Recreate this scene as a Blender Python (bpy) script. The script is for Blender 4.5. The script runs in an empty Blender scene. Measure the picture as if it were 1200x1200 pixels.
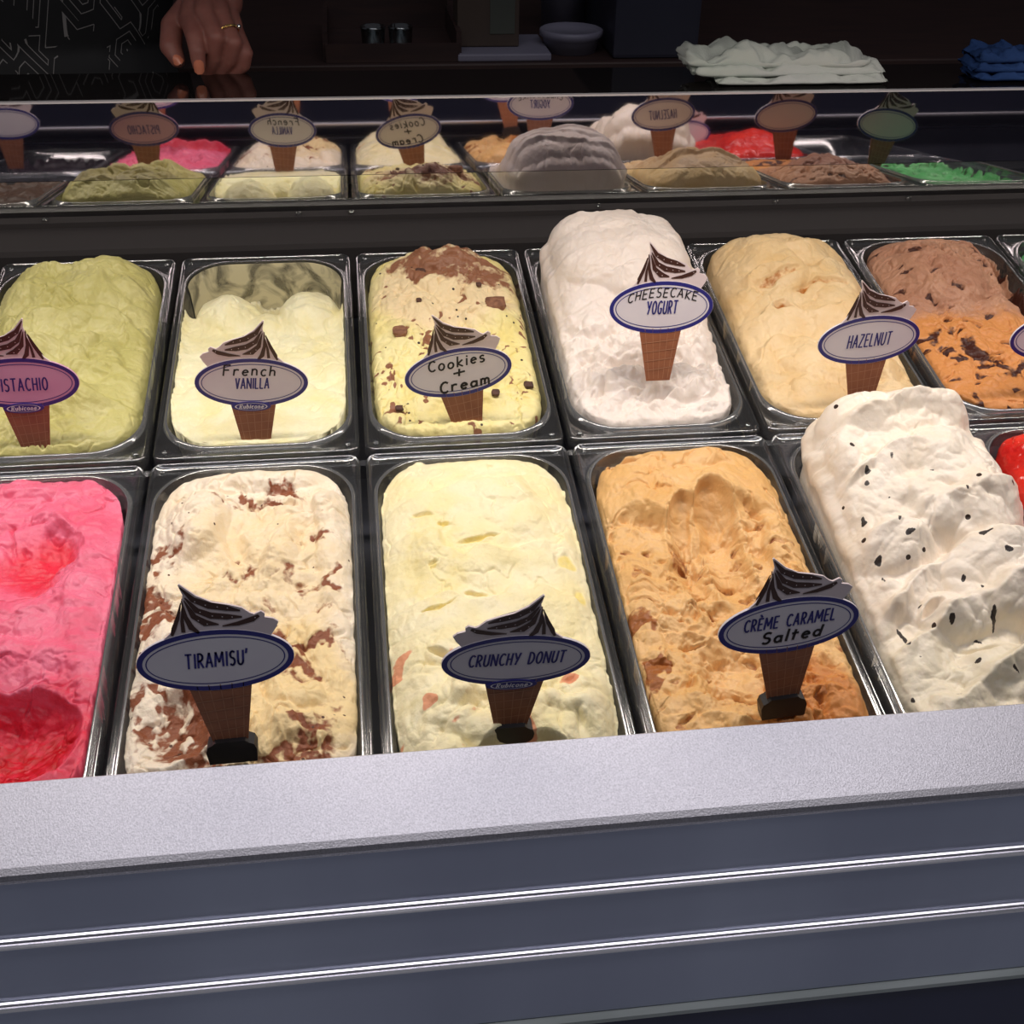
import bpy, bmesh, math, random
import numpy as np
from mathutils import Vector, Matrix
random.seed(7)
S = bpy.context.scene
COL = S.collection
# ------------------------------------------------------------------ camera
F_PX = 1398.5
CAM = Vector((-0.17036, -0.87507, 0.50512))
PITCH, YAW, ROLL, TH = 0.57604, 0.13980, 0.02129, 0.16802
_f = Vector((math.sin(YAW)*math.cos(PITCH), math.cos(YAW)*math.cos(PITCH), -math.sin(PITCH)))
_r = Vector((math.cos(YAW), -math.sin(YAW), 0)); _u = _r.cross(_f)
RX = _r*math.cos(ROLL) + _u*math.sin(ROLL); UP = -_r*math.sin(ROLL) + _u*math.cos(ROLL)
cd = bpy.data.cameras.new('camera'); cam = bpy.data.objects.new('camera', cd); COL.objects.link(cam)
cam.matrix_world = Matrix(((RX.x, UP.x, -_f.x, CAM.x), (RX.y, UP.y, -_f.y, CAM.y), (RX.z, UP.z, -_f.z, CAM.z), (0, 0, 0, 1)))
cd.sensor_width = 36; cd.lens = 36*F_PX/1200; cd.clip_start = 0.02; cd.clip_end = 50
S.camera = cam
S.view_settings.view_transform = 'Standard'; S.view_settings.look = 'None'
S.view_settings.exposure = 0.0; S.view_settings.gamma = 1.0
S.view_settings.use_curve_mapping = False
# ------------------------------------------------------------------ world and lights
w = bpy.data.worlds.new('world'); S.world = w; w.use_nodes = True
w.node_tree.nodes['Background'].inputs[0].default_value = (0.80, 0.86, 1.0, 1)
w.node_tree.nodes['Background'].inputs[1].default_value = 0.075

def area(name, loc, aim, sx, sy, power, col):
    l = bpy.data.lights.new(name, 'AREA'); l.shape = 'RECTANGLE'; l.size = sx; l.size_y = sy
    l.energy = power; l.color = col
    o = bpy.data.objects.new(name, l); COL.objects.link(o); o.location = loc
    d = Vector(aim) - Vector(loc)
    o.rotation_euler = d.to_track_quat('-Z', 'Y').to_euler()
    return o
TUBE = (0.0, -0.03, 0.52)
area('canopy_light', TUBE, (0.0, -0.03, 0.0), 2.6, 0.05, 9.4, (1.0, 0.905, 0.83))
area('ceiling_light', (0.1, -1.02, 2.4), (0.1, -0.40, 0.0), 3.0, 0.45, 17.5, (0.95, 0.93, 1.0))

def ray(px, py): return RX*((px-600)/F_PX) - UP*((py-600)/F_PX) + _f
def on_y(px, py, Y): d = ray(px, py); return CAM + d*((Y-CAM.y)/d.y)
def on_z(px, py, Z): d = ray(px, py); return CAM + d*((Z-CAM.z)/d.z)
def on_pan(px, py, h=0.0):
    d = ray(px, py); n = Vector((0, -math.sin(TH), math.cos(TH)))
    return CAM + d*((h-CAM.dot(n))/d.dot(n))

# ------------------------------------------------------------------ helpers
def lin(c):
    return tuple(((x/255)/12.92 if x/255 <= 0.04045 else ((x/255+0.055)/1.055)**2.4) for x in c)
def link(name, me, mats, parent=None, smooth=False):
    o = bpy.data.objects.new(name, me); COL.objects.link(o)
    if not isinstance(mats, (list, tuple)): mats = [mats]
    for m in mats: me.materials.append(m)
    if parent: o.parent = parent
    if smooth: me.polygons.foreach_set('use_smooth', [True]*len(me.polygons))
    return o
def obj(name, bm, mat, parent=None, smooth=False):
    me = bpy.data.meshes.new(name); bm.normal_update(); bm.to_mesh(me); bm.free()
    return link(name, me, mat, parent, smooth)
def pydata(name, v, f, mat, parent=None, smooth=False):
    me = bpy.data.meshes.new(name); me.from_pydata([tuple(x) for x in v], [], f); me.update()
    return link(name, me, mat, parent, smooth)
def empty(name, loc=(0, 0, 0), rot=(0, 0, 0)):
    o = bpy.data.objects.new(name, None); COL.objects.link(o); o.location = loc; o.rotation_euler = rot
    o.empty_display_size = 0.02
    return o
def tag(o, label, cat, group=None):
    o['label'] = label; o['category'] = cat
    if group: o['group'] = group
    return o
def struct(o): o['kind'] = 'structure'; return o
def bm_box(bm, lo, hi, bevel=0.0):
    r = bmesh.ops.create_cube(bm, size=1.0)
    for v in r['verts']:
        v.co = Vector([lo[i] + (v.co[i]+0.5)*(hi[i]-lo[i]) for i in range(3)])
    if bevel:
        es = list({e for v in r['verts'] for e in v.link_edges})
        bmesh.ops.bevel(bm, geom=es, offset=bevel, segments=2, affect='EDGES', profile=0.6)
def box(name, lo, hi, mat, parent=None, bevel=0.0):
    bm = bmesh.new(); bm_box(bm, lo, hi, bevel); return obj(name, bm, mat, parent)
def lathe_bm(bm, prof, n=32, c=(0, 0, 0)):
    rings = []
    for r, z in prof:
        rings.append([bm.verts.new((c[0]+r*math.cos(2*math.pi*i/n), c[1]+r*math.sin(2*math.pi*i/n), c[2]+z)) for i in range(n)])
    for a, b in zip(rings, rings[1:]):
        for i in range(n): bm.faces.new((a[i], a[(i+1) % n], b[(i+1) % n], b[i]))
    bm.faces.new(list(reversed(rings[0]))); bm.faces.new(rings[-1])

def mat(name, col, rough=0.5, metal=0.0, spec=0.5, **kw):
    m = bpy.data.materials.new(name); m.use_nodes = True
    b = m.node_tree.nodes['Principled BSDF']
    b.inputs['Base Color'].default_value = (*col, 1); b.inputs['Roughness'].default_value = rough
    b.inputs['Metallic'].default_value = metal; b.inputs['Specular IOR Level'].default_value = spec
    for k, v in kw.items(): b.inputs[k.replace('_', ' ')].default_value = v
    return m
def N(m, t, **kw):
    n = m.node_tree.nodes.new(t)
    for k, v in kw.items(): setattr(n, k, v)
    return n
def noise_mat(name, c1, c2, scale, rough=0.5, metal=0.0, bump=0.0, stretch=(1, 1, 1), detail=4, rough2=None, spec=0.5):
    m = mat(name, c1, rough, metal, spec); nt = m.node_tree; b = nt.nodes['Principled BSDF']
    tc = N(m, 'ShaderNodeTexCoord'); mp = N(m, 'ShaderNodeMapping'); mp.inputs['Scale'].default_value = stretch
    nz = N(m, 'ShaderNodeTexNoise'); nz.inputs['Scale'].default_value = scale; nz.inputs['Detail'].default_value = detail
    nt.links.new(tc.outputs['Object'], mp.inputs[0]); nt.links.new(mp.outputs[0], nz.inputs['Vector'])
    mx = N(m, 'ShaderNodeMix', data_type='RGBA'); mx.inputs[6].default_value = (*c1, 1); mx.inputs[7].default_value = (*c2, 1)
    rp = N(m, 'ShaderNodeMapRange'); rp.inputs[1].default_value = 0.35; rp.inputs[2].default_value = 0.65
    nt.links.new(nz.outputs[0], rp.inputs[0]); nt.links.new(rp.outputs[0], mx.inputs[0]); nt.links.new(mx.outputs[2], b.inputs['Base Color'])
    if rough2 is not None:
        r2 = N(m, 'ShaderNodeMapRange'); r2.inputs[3].default_value = rough; r2.inputs[4].default_value = rough2
        nt.links.new(nz.outputs[0], r2.inputs[0]); nt.links.new(r2.outputs[0], b.inputs['Roughness'])
    if bump:
        bp = N(m, 'ShaderNodeBump'); bp.inputs['Strength'].default_value = bump; bp.inputs['Distance'].default_value = 0.001
        nt.links.new(nz.outputs[0], bp.inputs['Height']); nt.links.new(bp.outputs[0], b.inputs['Normal'])
    return m

def clear_mat(name, tint, refl, rough, milk=0.0):
    m = bpy.data.materials.new(name); m.use_nodes = True; nt = m.node_tree; nt.nodes.clear()
    out = N(m, 'ShaderNodeOutputMaterial'); tr = N(m, 'ShaderNodeBsdfTransparent'); tr.inputs[0].default_value = (*tint, 1)
    gl = N(m, 'ShaderNodeBsdfGlossy'); gl.inputs['Roughness'].default_value = rough; gl.inputs[0].default_value = (1, 1, 1, 1)
    lw = N(m, 'ShaderNodeLayerWeight'); lw.inputs[0].default_value = 0.35
    mr = N(m, 'ShaderNodeMapRange'); mr.inputs[3].default_value = refl; mr.inputs[4].default_value = 0.9
    mx = N(m, 'ShaderNodeMixShader')
    nt.links.new(lw.outputs['Fresnel'], mr.inputs[0]); nt.links.new(mr.outputs[0], mx.inputs[0])
    df = N(m, 'ShaderNodeBsdfDiffuse'); df.inputs[0].default_value = (0.75, 0.76, 0.76, 1); m2 = N(m, 'ShaderNodeMixShader'); m2.inputs[0].default_value = milk
    nt.links.new(tr.outputs[0], m2.inputs[1]); nt.links.new(df.outputs[0], m2.inputs[2])
    nt.links.new(m2.outputs[0], mx.inputs[1]); nt.links.new(gl.outputs[0], mx.inputs[2]); nt.links.new(mx.outputs[0], out.inputs[0])
    return m
CLEAR = clear_mat('clear_plastic', (0.88, 0.90, 0.90), 0.07, 0.10, 0.028)
RIMM = clear_mat('clear_plastic_bead', (0.85, 0.88, 0.88), 0.16, 0.16, 0.13)
BLACK = noise_mat('black_plastic', (0.010, 0.009, 0.010), (0.018, 0.016, 0.018), 30, 0.45)
WELL = noise_mat('dark_well_liner', (0.026, 0.028, 0.040), (0.038, 0.040, 0.056), 20, 0.5)
STEEL = noise_mat('brushed_steel', (0.62, 0.62, 0.63), (0.52, 0.52, 0.54), 60, 0.25, 1.0, stretch=(0.05, 1, 1))

# ------------------------------------------------------------------ gradient noise in numpy
_rng = np.random.RandomState(11)
_P = _rng.permutation(512); _P = np.concatenate([_P, _P, _P])
_ang = _rng.rand(512)*2*np.pi; _G = np.stack([np.cos(_ang), np.sin(_ang)], -1)
def perlin(x, y, seed=0):
    xi = np.floor(x).astype(int); yi = np.floor(y).astype(int); xf = x-xi; yf = y-yi
    u = xf**3*(xf*(xf*6-15)+10); v = yf**3*(yf*(yf*6-15)+10)
    def g(ix, iy, dx, dy):
        h = _P[(_P[(ix+seed*37) & 511] + iy) & 511]; gg = _G[h]
        return gg[..., 0]*dx + gg[..., 1]*dy
    a = g(xi, yi, xf, yf); b = g(xi+1, yi, xf-1, yf); c = g(xi, yi+1, xf, yf-1); d = g(xi+1, yi+1, xf-1, yf-1)
    return 1.4*((a+(b-a)*u) + ((c+(d-c)*u)-(a+(b-a)*u))*v)
def fbm(x, y, o=4, seed=0):
    t = 0; a = 1.0
    for i in range(o): t = t + a*perlin(x*2**i+i*7.3, y*2**i-i*3.1, seed+i); a *= 0.5
    return t/1.6
def billow(x, y, o=3, seed=0):
    t = 0; a = 1.0
    for i in range(o): t = t + a*np.abs(perlin(x*2**i+i*5.3, y*2**i+i*9.1, seed+i)); a *= 0.42
    return t
def smin(a, b, k): h = np.clip(0.5+0.5*(b-a)/k, 0, 1); return b+(a-b)*h-k*h*(1-h)
def smax(a, b, k): return -smin(-a, -b, k)
def sst(a, b, x): t = np.clip((x-a)/(b-a), 0, 1); return t*t*(3-2*t)

# ------------------------------------------------------------------ gelato
HA, HBB, HBF = 0.0755, 0.1435, 0.1625     # half sizes of the openings, back and near row
class Field:
    """height field of one tub, in metres, over (X, Y) metres from the tub centre"""
    def __init__(self, nx=190, ny=330, seed=0, HB=HBB):
        self.HB = HB
        s = np.linspace(-1, 1, nx); t = np.linspace(-1, 1, ny)
        self.s, self.t = np.meshgrid(s, t); self.seed = seed
        self.X = HA*self.s*(1-0.20*np.abs(self.t)**9); self.Y = HB*self.t*(1-0.085*np.abs(self.s)**6)
        self.h = np.zeros_like(self.s); self.rip = np.zeros_like(self.s); self.tint = np.zeros_like(self.s)
        wx = fbm(self.X*22, self.Y*22, 3, seed+50); wy = fbm(self.X*22, self.Y*22, 3, seed+60)
        self.wx = self.X+0.012*wx; self.wy = self.Y+0.012*wy
    def loc(self, x, y, rx, ry, ang, warp=0.5):
        X = self.X+(self.wx-self.X)*warp; Y = self.Y+(self.wy-self.Y)*warp
        dx = X-x*HA; dy = Y-y*self.HB; c = math.cos(math.radians(ang)); s = math.sin(math.radians(ang))
        return (dx*c+dy*s)/(rx*HA), (-dx*s+dy*c)/(ry*HA)
    def dome(self, x, y, rx, ry, top, ang=0, z0=None, k=0.0025, warp=0.5, p=0.5):
        a, b = self.loc(x, y, rx, ry, ang, warp); r = a*a+b*b
        hh = top*1.0 - 0.028*(1-np.clip(1-r, 0, 1)**p) - 0.05*np.clip(r-1, 0, 9)
        self.h = smax(self.h, hh, k)
    def dig(self, x, y, rx, ry, bottom, ang=0, k=0.002, lip=0.0, warp=0.4, steep=0.02):
        a, b = self.loc(x, y, rx, ry, ang, warp); r = np.sqrt(a*a+b*b)
        hh = bottom + steep*np.clip(r, 0, 9)**2.2*1.0 + 0.2*np.clip(r-1, 0, 9)
        self.h = smin(self.h, hh, k)
        if lip: self.h = self.h + lip*np.exp(-((r-1.08)/0.10)**2)
    def saw(self, ang, period, amp, mask=1.0, warp=0.35, curve=0.0, sharp=0.16, seed=3):
        c = math.cos(math.radians(ang)); s = math.sin(math.radians(ang))
        u = (self.X*c+self.Y*s)/period + warp*fbm(self.X*14+3, self.Y*14, 3, self.seed+seed) + curve*((-self.X*s+self.Y*c)/HA)**2
        f = u-np.floor(u)
        g = np.where(f < 1-sharp, (f/(1-sharp))**1.6, 1-sst(1-sharp, 1, f))
        self.h = self.h+amp*(g-0.5)*mask
    def blob(self, x, y, rx, ry, ang=0, warp=0.8, soft=0.35):
        a, b = self.loc(x, y, rx, ry, ang, warp); return 1-sst(1-soft, 1+soft, np.sqrt(a*a+b*b))
    def bil(self, fr, amp, mask=1.0, seed=0, o=3, q=0.7):
        self.h = self.h+amp*(billow(self.wx*fr, self.wy*fr, o, self.seed+seed)**q-0.35)*mask
    def rough(self, fr, amp, mask=1.0, seed=20):
        n = fbm(self.wx*fr, self.wy*fr*1.0, 4, self.seed+seed); self.h = self.h-amp*np.clip(np.abs(n)-0.12, 0, 1)*mask + amp*0.5*n*mask
    def holes(self, fr, thr, depth, mask=1.0, seed=31, stretch=1.6):
        n = perlin(self.wx*fr, self.wy*fr*stretch, self.seed+seed); m = sst(thr, thr+0.12, n)*mask
        self.h = self.h-depth*m; return m

def gelato_mat(name, base, base2, ripple, tint, flecks=0.0, fleck_col=(0.03, 0.015, 0.01), fscale=90, gloss=0.42, bump=0.55, bscale=230, sss=0.12):
    m = mat(name, lin(base), gloss, 0, 0.42); nt = m.node_tree; b = nt.nodes['Principled BSDF']; L = nt.links.new
    b.inputs['Subsurface Weight'].default_value = sss; b.inputs['Subsurface Radius'].default_value = (0.003, 0.0022, 0.0015)
    b.inputs['Subsurface Scale'].default_value = 1.0
    tc = N(m, 'ShaderNodeTexCoord')
    n1 = N(m, 'ShaderNodeTexNoise'); n1.inputs['Scale'].default_value = 28; n1.inputs['Detail'].default_value = 5; n1.inputs['Distortion'].default_value = 0.6
    n2 = N(m, 'ShaderNodeTexNoise'); n2.inputs['Scale'].default_value = 170; n2.inputs['Detail'].default_value = 4
    n3 = N(m, 'ShaderNodeTexNoise'); n3.inputs['Scale'].default_value = bscale; n3.inputs['Detail'].default_value = 6; n3.inputs['Roughness'].default_value = 0.65
    for n in (n1, n2, n3): L(tc.outputs['Object'], n.inputs['Vector'])
    def mr(src, a, c, lo=0.0, hi=1.0):
        r = N(m, 'ShaderNodeMapRange'); r.inputs[1].default_value = a; r.inputs[2].default_value = c
        r.inputs[3].default_value = lo; r.inputs[4].default_value = hi; L(src, r.inputs[0]); return r.outputs[0]
    def mix(f, a, c):
        x = N(m, 'ShaderNodeMix', data_type='RGBA'); L(f, x.inputs[0])
        for i, q in ((6, a), (7, c)):
            if isinstance(q, tuple): x.inputs[i].default_value = (*q, 1)
            else: L(q, x.inputs[i])
        return x.outputs[2]
    col = mix(mr(n1.outputs[0], 0.38, 0.66), lin(base), lin(base2))
    def attr_fac(nm, amp, lo, hi):
        a = N(m, 'ShaderNodeAttribute'); a.attribute_name = nm
        s = N(m, 'ShaderNodeMath', operation='MULTIPLY_ADD'); L(n2.outputs[0], s.inputs[0]); s.inputs[1].default_value = amp; L(a.outputs['Fac'], s.inputs[2])
        return mr(s.outputs[0], lo+amp/2, hi+amp/2)
    col = mix(attr_fac('tint', 0.5, 0.2, 0.8), col, lin(tint))
    col = mix(attr_fac('ripple', 0.9, 0.35, 0.62), col, lin(ripple))
    if flecks:
        vo = N(m, 'ShaderNodeTexVoronoi'); vo.inputs['Scale'].default_value = fscale; vo.inputs['Randomness'].default_value = 1.0
        L(tc.outputs['Object'], vo.inputs['Vector'])
        r = N(m, 'ShaderNodeMath', operation='LESS_THAN'); L(vo.outputs['Distance'], r.inputs[0]); r.inputs[1].default_value = 0.17
        sp = N(m, 'ShaderNodeSeparateColor'); L(vo.outputs['Color'], sp.inputs[0])
        r2 = N(m, 'ShaderNodeMath', operation='LESS_THAN'); L(sp.outputs[0], r2.inputs[0]); r2.inputs[1].default_value = flecks
        mu = N(m, 'ShaderNodeMath', operation='MULTIPLY'); L(r.outputs[0], mu.inputs[0]); L(r2.outputs[0], mu.inputs[1])
        col = mix(mu.outputs[0], col, fleck_col)
    L(col, b.inputs['Base Color'])
    bp = N(m, 'ShaderNodeBump'); bp.inputs['Strength'].default_value = bump; bp.inputs['Distance'].default_value = 0.0018
    L(n3.outputs[0], bp.inputs['Height']); L(bp.outputs[0], b.inputs['Normal'])
    L(mr(n1.outputs[0], 0.3, 0.7, gloss-0.08, gloss+0.15), b.inputs['Roughness'])
    return m

def finish(F, name, m, label, cell, bulge=0.0, edge=None, wob=0.0012, env=3.5, micro=1.0, hump=0.0):
    """close the field to the tub walls and make the mesh"""
    s, t, h = F.s, F.t, F.h
    h = h+hump*sst(-.42, -.72, t)
    ev_ = (1-np.abs(s)**env)*(1-np.clip(-t, 0, 1)**(5 if not hump else 14))*(1-np.clip(t, 0, 1)**(env*2.2))
    h = np.where(h > 0, h*ev_, h)
    mk = 0.35+0.65*sst(-0.25, 0.35, fbm(F.X*18+4, F.Y*18, 2, F.seed+12))
    h = h+0.0007*fbm(F.X*160, F.Y*160, 3, F.seed+9)+micro*mk*(0.0030*(billow(F.wx*62+h*90, F.wy*62, 3, F.seed+13)**.8-0.38))
    cr = np.abs(fbm(F.wx*30, F.wy*30, 3, F.seed+14)); h = h-micro*0.0035*np.exp(-(cr/0.035)**2)*sst(-.1, .3, fbm(F.X*25, F.Y*25+7, 2, F.seed+15))
    e = 1-np.maximum(np.abs(s)**1.0, np.abs(t)**1.0)
    n = fbm(F.X*60, F.Y*60, 3, F.seed+77)
    if edge is None: edge = -0.012
    ev = edge+0.006*n; n2 = fbm(F.X*75, F.Y*75, 4, F.seed+78)
    ex = 1-np.abs(s); ey = (1-np.abs(t))*F.HB/HA
    ed = np.sqrt(np.clip(0.11+0.03*n-ex, 0, 1)**2+np.clip(0.11+0.03*n-ey, 0, 1)**2)/0.11
    ed = np.clip(ed, 0, 1.0)
    k = 1-np.sqrt(np.clip(1-ed**2, 0, 1)); k = np.where(ed >= 1, 1, k)
    h = h*(1-k)+np.minimum(ev, h+0.02)*k
    up = np.clip(h, 0, 0.08)
    over = np.exp(-((ed-0.45)/0.35)**2)*bulge*np.clip(up/0.03, 0, 1.6)
    X = F.X*(1-0.0)+np.sign(s)*over*np.clip(np.abs(s)*1.5-0.5, 0, 1)
    Y = F.Y+np.sign(t)*over*np.clip(np.abs(t)*1.5-0.5, 0, 1)
    X = X+wob*fbm(F.X*45+9, F.Y*45+h*60, 3, F.seed+5)*(1-k); Y = Y+wob*fbm(F.X*45, F.Y*45+5+h*60, 3, F.seed+6)*(1-k)
    X = X-np.sign(s)*np.clip(n2, -.2, 1)*.0018*(np.abs(s) > .97); Y = Y-np.sign(t)*np.clip(n2, -.2, 1)*.0018*(np.abs(t) > .985)
    rim = np.where(h < 0.0, np.clip(1-(0.0-h)*0.9, 0.9, 1), 1)   # the tub narrows downwards
    X = X*rim; Y = Y*(1-(1-rim)*0.55)
    ny, nx = h.shape
    co = np.stack([X, Y, h], -1).reshape(-1, 3)
    i = np.arange((ny-1)*(nx-1)); r = i//(nx-1); c = i % (nx-1); a = r*nx+c
    quads = np.stack([a, a+1, a+nx+1, a+nx], -1)
    # base: skirt ring going down and a closing floor
    ring = np.concatenate([np.arange(nx), np.arange(1, ny)*nx+nx-1, (ny-1)*nx+np.arange(nx-2, -1, -1), np.arange(ny-2, 0, -1)*nx])
    low = co[ring].copy(); low[:, 2] = -0.078; low[:, 0] *= 0.93; low[:, 1] *= 0.965
    b0 = len(co); R = len(ring); co = np.vstack([co, low])
    j = np.arange(R); jn = (j+1) % R
    sk = np.stack([ring[jn], ring[j], b0+j, b0+jn], -1)
    faces = np.vstack([quads, sk])
    me = bpy.data.meshes.new(name)
    me.vertices.add(len(co)); me.vertices.foreach_set('co', co.ravel())
    nf = len(faces); tot = nf*4+R
    me.loops.add(tot); me.polygons.add(nf+1)
    me.loops.foreach_set('vertex_index', np.concatenate([faces.ravel(), (b0+j)[::-1]]))
    me.polygons.foreach_set('loop_start', np.concatenate([np.arange(nf)*4, [nf*4]]))
    me.polygons.foreach_set('use_smooth', [True]*(nf+1))
    me.update(calc_edges=True); me.validate()
    for nm, arr in (('ripple', F.rip), ('tint', F.tint)):
        at = me.attributes.new(nm, 'FLOAT', 'POINT'); v = np.zeros(len(co)); v[:b0] = np.clip(arr, 0, 1).ravel(); at.data.foreach_set('value', v)
    o = link(name, me, m); place(o, *cell); o['label'] = label; o['category'] = 'ice cream'
    F.hf = h; F.Xf = X; F.Yf = Y
    return o

W, LP, LPF = 0.175, 0.16236, 0.1815
def place(o, col, row, dz=0.0):
    u = (col+0.5-3)*W; v = (LP if row else -LPF)
    o.location = (u, v*math.cos(TH)-dz*math.sin(TH), v*math.sin(TH)+dz*math.cos(TH)); o.rotation_euler = (TH, 0, 0)

# ------------------------------------------------------------------ plastic tubs
def rrect(hx, hy, r, z, nc=10, ns=4):
    P = []
    for cx, cy, a0 in ((hx-r, hy-r, 0), (-hx+r, hy-r, 90), (-hx+r, -hy+r, 180), (hx-r, -hy+r, 270)):
        for i in range(nc+1):
            a = math.radians(a0+90*i/nc); P.append((cx+r*math.cos(a), cy+r*math.sin(a), z))
    return P
def loft(name, loops, mat_, parent, cap=False):
    v = [p for l in loops for p in l]; n = len(loops[0]); f = []
    for k in range(len(loops)-1):
        for i in range(n):
            j = (i+1) % n; f.append((k*n+i, k*n+j, (k+1)*n+j, (k+1)*n+i))
    if cap: f.append([(len(loops)-1)*n+i for i in range(n)])
    return pydata(name, v, f, mat_, parent, smooth=True)
TUB_LABEL = {}
def tub(col, row, label):
    e = empty('ice_cream_tub'); place(e, col, row); tag(e, label, 'tub', 'clear plastic ice cream tubs')
    D = 0.0 if row else 0.019
    loops = [rrect(0.0852, 0.1602+D, 0.010, -0.011), rrect(0.0852, 0.1602+D, 0.010, -0.002), rrect(0.0838, 0.1588+D, 0.009, 0.0),
             rrect(0.0826, 0.1576+D, 0.008, -0.0004), rrect(0.0820, 0.1570+D, 0.009, -0.0022), rrect(0.0805, 0.1505+D, 0.042, -0.0022), rrect(0.0796, 0.1496+D, 0.043, 0.0006), rrect(0.0784, 0.1484+D, 0.043, 0.0014),
             rrect(0.0772, 0.1472+D, 0.042, 0.0008)]
    loft('rim', loops[:6], CLEAR, e)
    loft('bead', loops[5:], RIMM, e)
    loops = [rrect(0.0772, 0.1472+D, 0.042, 0.0008), rrect(0.0765, 0.1465+D, 0.041, -0.006), rrect(0.0750, 0.1450+D, 0.040, -0.007), rrect(0.0715, 0.1415+D, 0.036, -0.070), rrect(0.068, 0.138+D, 0.032, -0.080)]
    loft('basin', loops, CLEAR, e, cap=True)
    for sx in (-1, 1):      # small moulded studs in the flange corners
        for sy in (-1, 1):
            bm = bmesh.new(); lathe_bm(bm, [(0.0022, -0.0022), (0.0022, -0.0008), (0.0012, -0.0002)], 12, (sx*0.0755, sy*(0.1500+D), 0)); obj('stud', bm, CLEAR, e, True)
    return e

# ------------------------------------------------------------------ cabinet, mirror, counter
def prism_x(name, prof, x0, x1, mat_, parent=None):
    n = len(prof); v = [(x0, y, z) for y, z in prof]+[(x1, y, z) for y, z in prof]
    f = [(i, (i+1) % n, n+(i+1) % n, n+i) for i in range(n)]+[list(range(n))[::-1], [n+i for i in range(n)]]
    me = pydata(name, v, f, mat_, parent)
    bm = bmesh.new(); bm.from_mesh(me.data); bmesh.ops.recalc_face_normals(bm, faces=bm.faces); bm.to_mesh(me.data); bm.free()
    return me
X0, X1 = -1.35, 1.35
def bar_mat():
    m = mat('silver_painted_aluminium', (0.47, 0.46, 0.49), 0.40, 0.85); nt = m.node_tree; b = nt.nodes['Principled BSDF']; L = nt.links.new
    tc = N(m, 'ShaderNodeTexCoord'); nz = N(m, 'ShaderNodeTexNoise'); nz.inputs['Scale'].default_value = 900; nz.inputs['Detail'].default_value = 2
    n2 = N(m, 'ShaderNodeTexNoise'); n2.inputs['Scale'].default_value = 4
    L(tc.outputs['Object'], nz.inputs['Vector']); L(tc.outputs['Object'], n2.inputs['Vector'])
    mx = N(m, 'ShaderNodeMix', data_type='RGBA'); mx.inputs[6].default_value = (0.56, 0.54, 0.57, 1); mx.inputs[7].default_value = (0.78, 0.75, 0.79, 1)
    mr = N(m, 'ShaderNodeMapRange'); mr.inputs[1].default_value = 0.3; mr.inputs[2].default_value = 0.7
    L(nz.outputs[0], mr.inputs[0]); L(mr.outputs[0], mx.inputs[0]); L(mx.outputs[2], b.inputs['Base Color'])
    bp = N(m, 'ShaderNodeBump'); bp.inputs['Strength'].default_value = 0.25; bp.inputs['Distance'].default_value = 0.0006
    L(nz.outputs[0], bp.inputs['Height']); L(bp.outputs[0], b.inputs['Normal'])
    return m
BARM = bar_mat()
FASC = noise_mat('dark_blue_grey_lacquered_panel', (0.44, 0.47, 0.60), (0.56, 0.60, 0.74), 5, 0.34, 0.75, stretch=(1, 1, 0.12), rough2=0.45)
TRIM = mat('polished_aluminium_trim', (0.85, 0.83, 0.86), 0.22, 1.0)
NAVY = noise_mat('navy_panel', (0.022, 0.024, 0.070), (0.03, 0.033, 0.09), 6, 0.4)
PALE = noise_mat('pale_green_grey_trim', (0.50, 0.54, 0.52), (0.40, 0.44, 0.42), 12, 0.4, stretch=(1, 6, 6))

case = empty('display_case', (0, -0.05, -0.95))
tag(case, 'long refrigerated display case with silver front rail and dark striped front', 'display case')
def cpart(o):
    o.parent = case; o.matrix_parent_inverse = Matrix.Translation((0, 0.05, 0.95)); return o
cpart(prism_x('rail_blackout', [(-0.3353, -0.0262), (-0.3372, -0.0262), (-0.3755, -0.0474), (-0.3755, -0.0535), (-0.3740, -0.0535), (-0.3740, -0.0490)], X0, X1, BLACK))  # extra black layer added to keep the rail's underside dark in the mirror
cpart(prism_x('front_rail', [(-0.3350, -0.024), (-0.3352, -0.0215), (-0.3368, -0.0203), (-0.3800, -0.0448), (-0.3835, -0.0475), (-0.3845, -0.051), (-0.3835, -0.0545), (-0.3780, -0.0540), (-0.3760, -0.0470), (-0.3370, -0.0255)], X0, X1, BARM))
yy = [-0.3815, -0.3835, -0.3855]
zs = [-0.050]+[on_y(600, py_, y_).z for py_, y_ in ((1048, -0.383), (1118, -0.385), (1200, -0.388))]
for i in range(3):
    cpart(prism_x('front_panel', [(yy[i], zs[i]-0.002 if i else -0.052), (yy[i]-0.0003, zs[i+1]+0.001), (-0.376, zs[i+1]+0.001), (-0.376, zs[i]-0.002 if i else -0.0548)], X0, X1, FASC))
for i in (1, 2):
    y = yy[i-1]; z = zs[i]
    t = cpart(prism_x('chrome_trim', [(y+0.005, z+0.0010), (y-0.0016, z+0.0016), (y-0.0028, z+0.0010), (y-0.0031, z-0.0004), (y-0.0020, z-0.0009), (y-0.0044, z-0.0010), (y-0.0056, z-0.0018), (y-0.0056, z-0.0034), (y-0.0040, z-0.0042), (y+0.005, z-0.0042)], X0, X1, TRIM))
cpart(prism_x('lower_trim', [(-0.370, zs[3]), (-0.3870, zs[3]-0.0005), (-0.3900, zs[3]-0.0025), (-0.3900, zs[3]-0.0065), (-0.370, zs[3]-0.0075)], X0, X1, PALE))
cpart(prism_x('kick_panel', [(-0.3865, zs[3]-0.0075), (-0.3865, -0.93), (-0.36, -0.93), (-0.36, zs[3]-0.0075)], X0, X1, NAVY))
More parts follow.
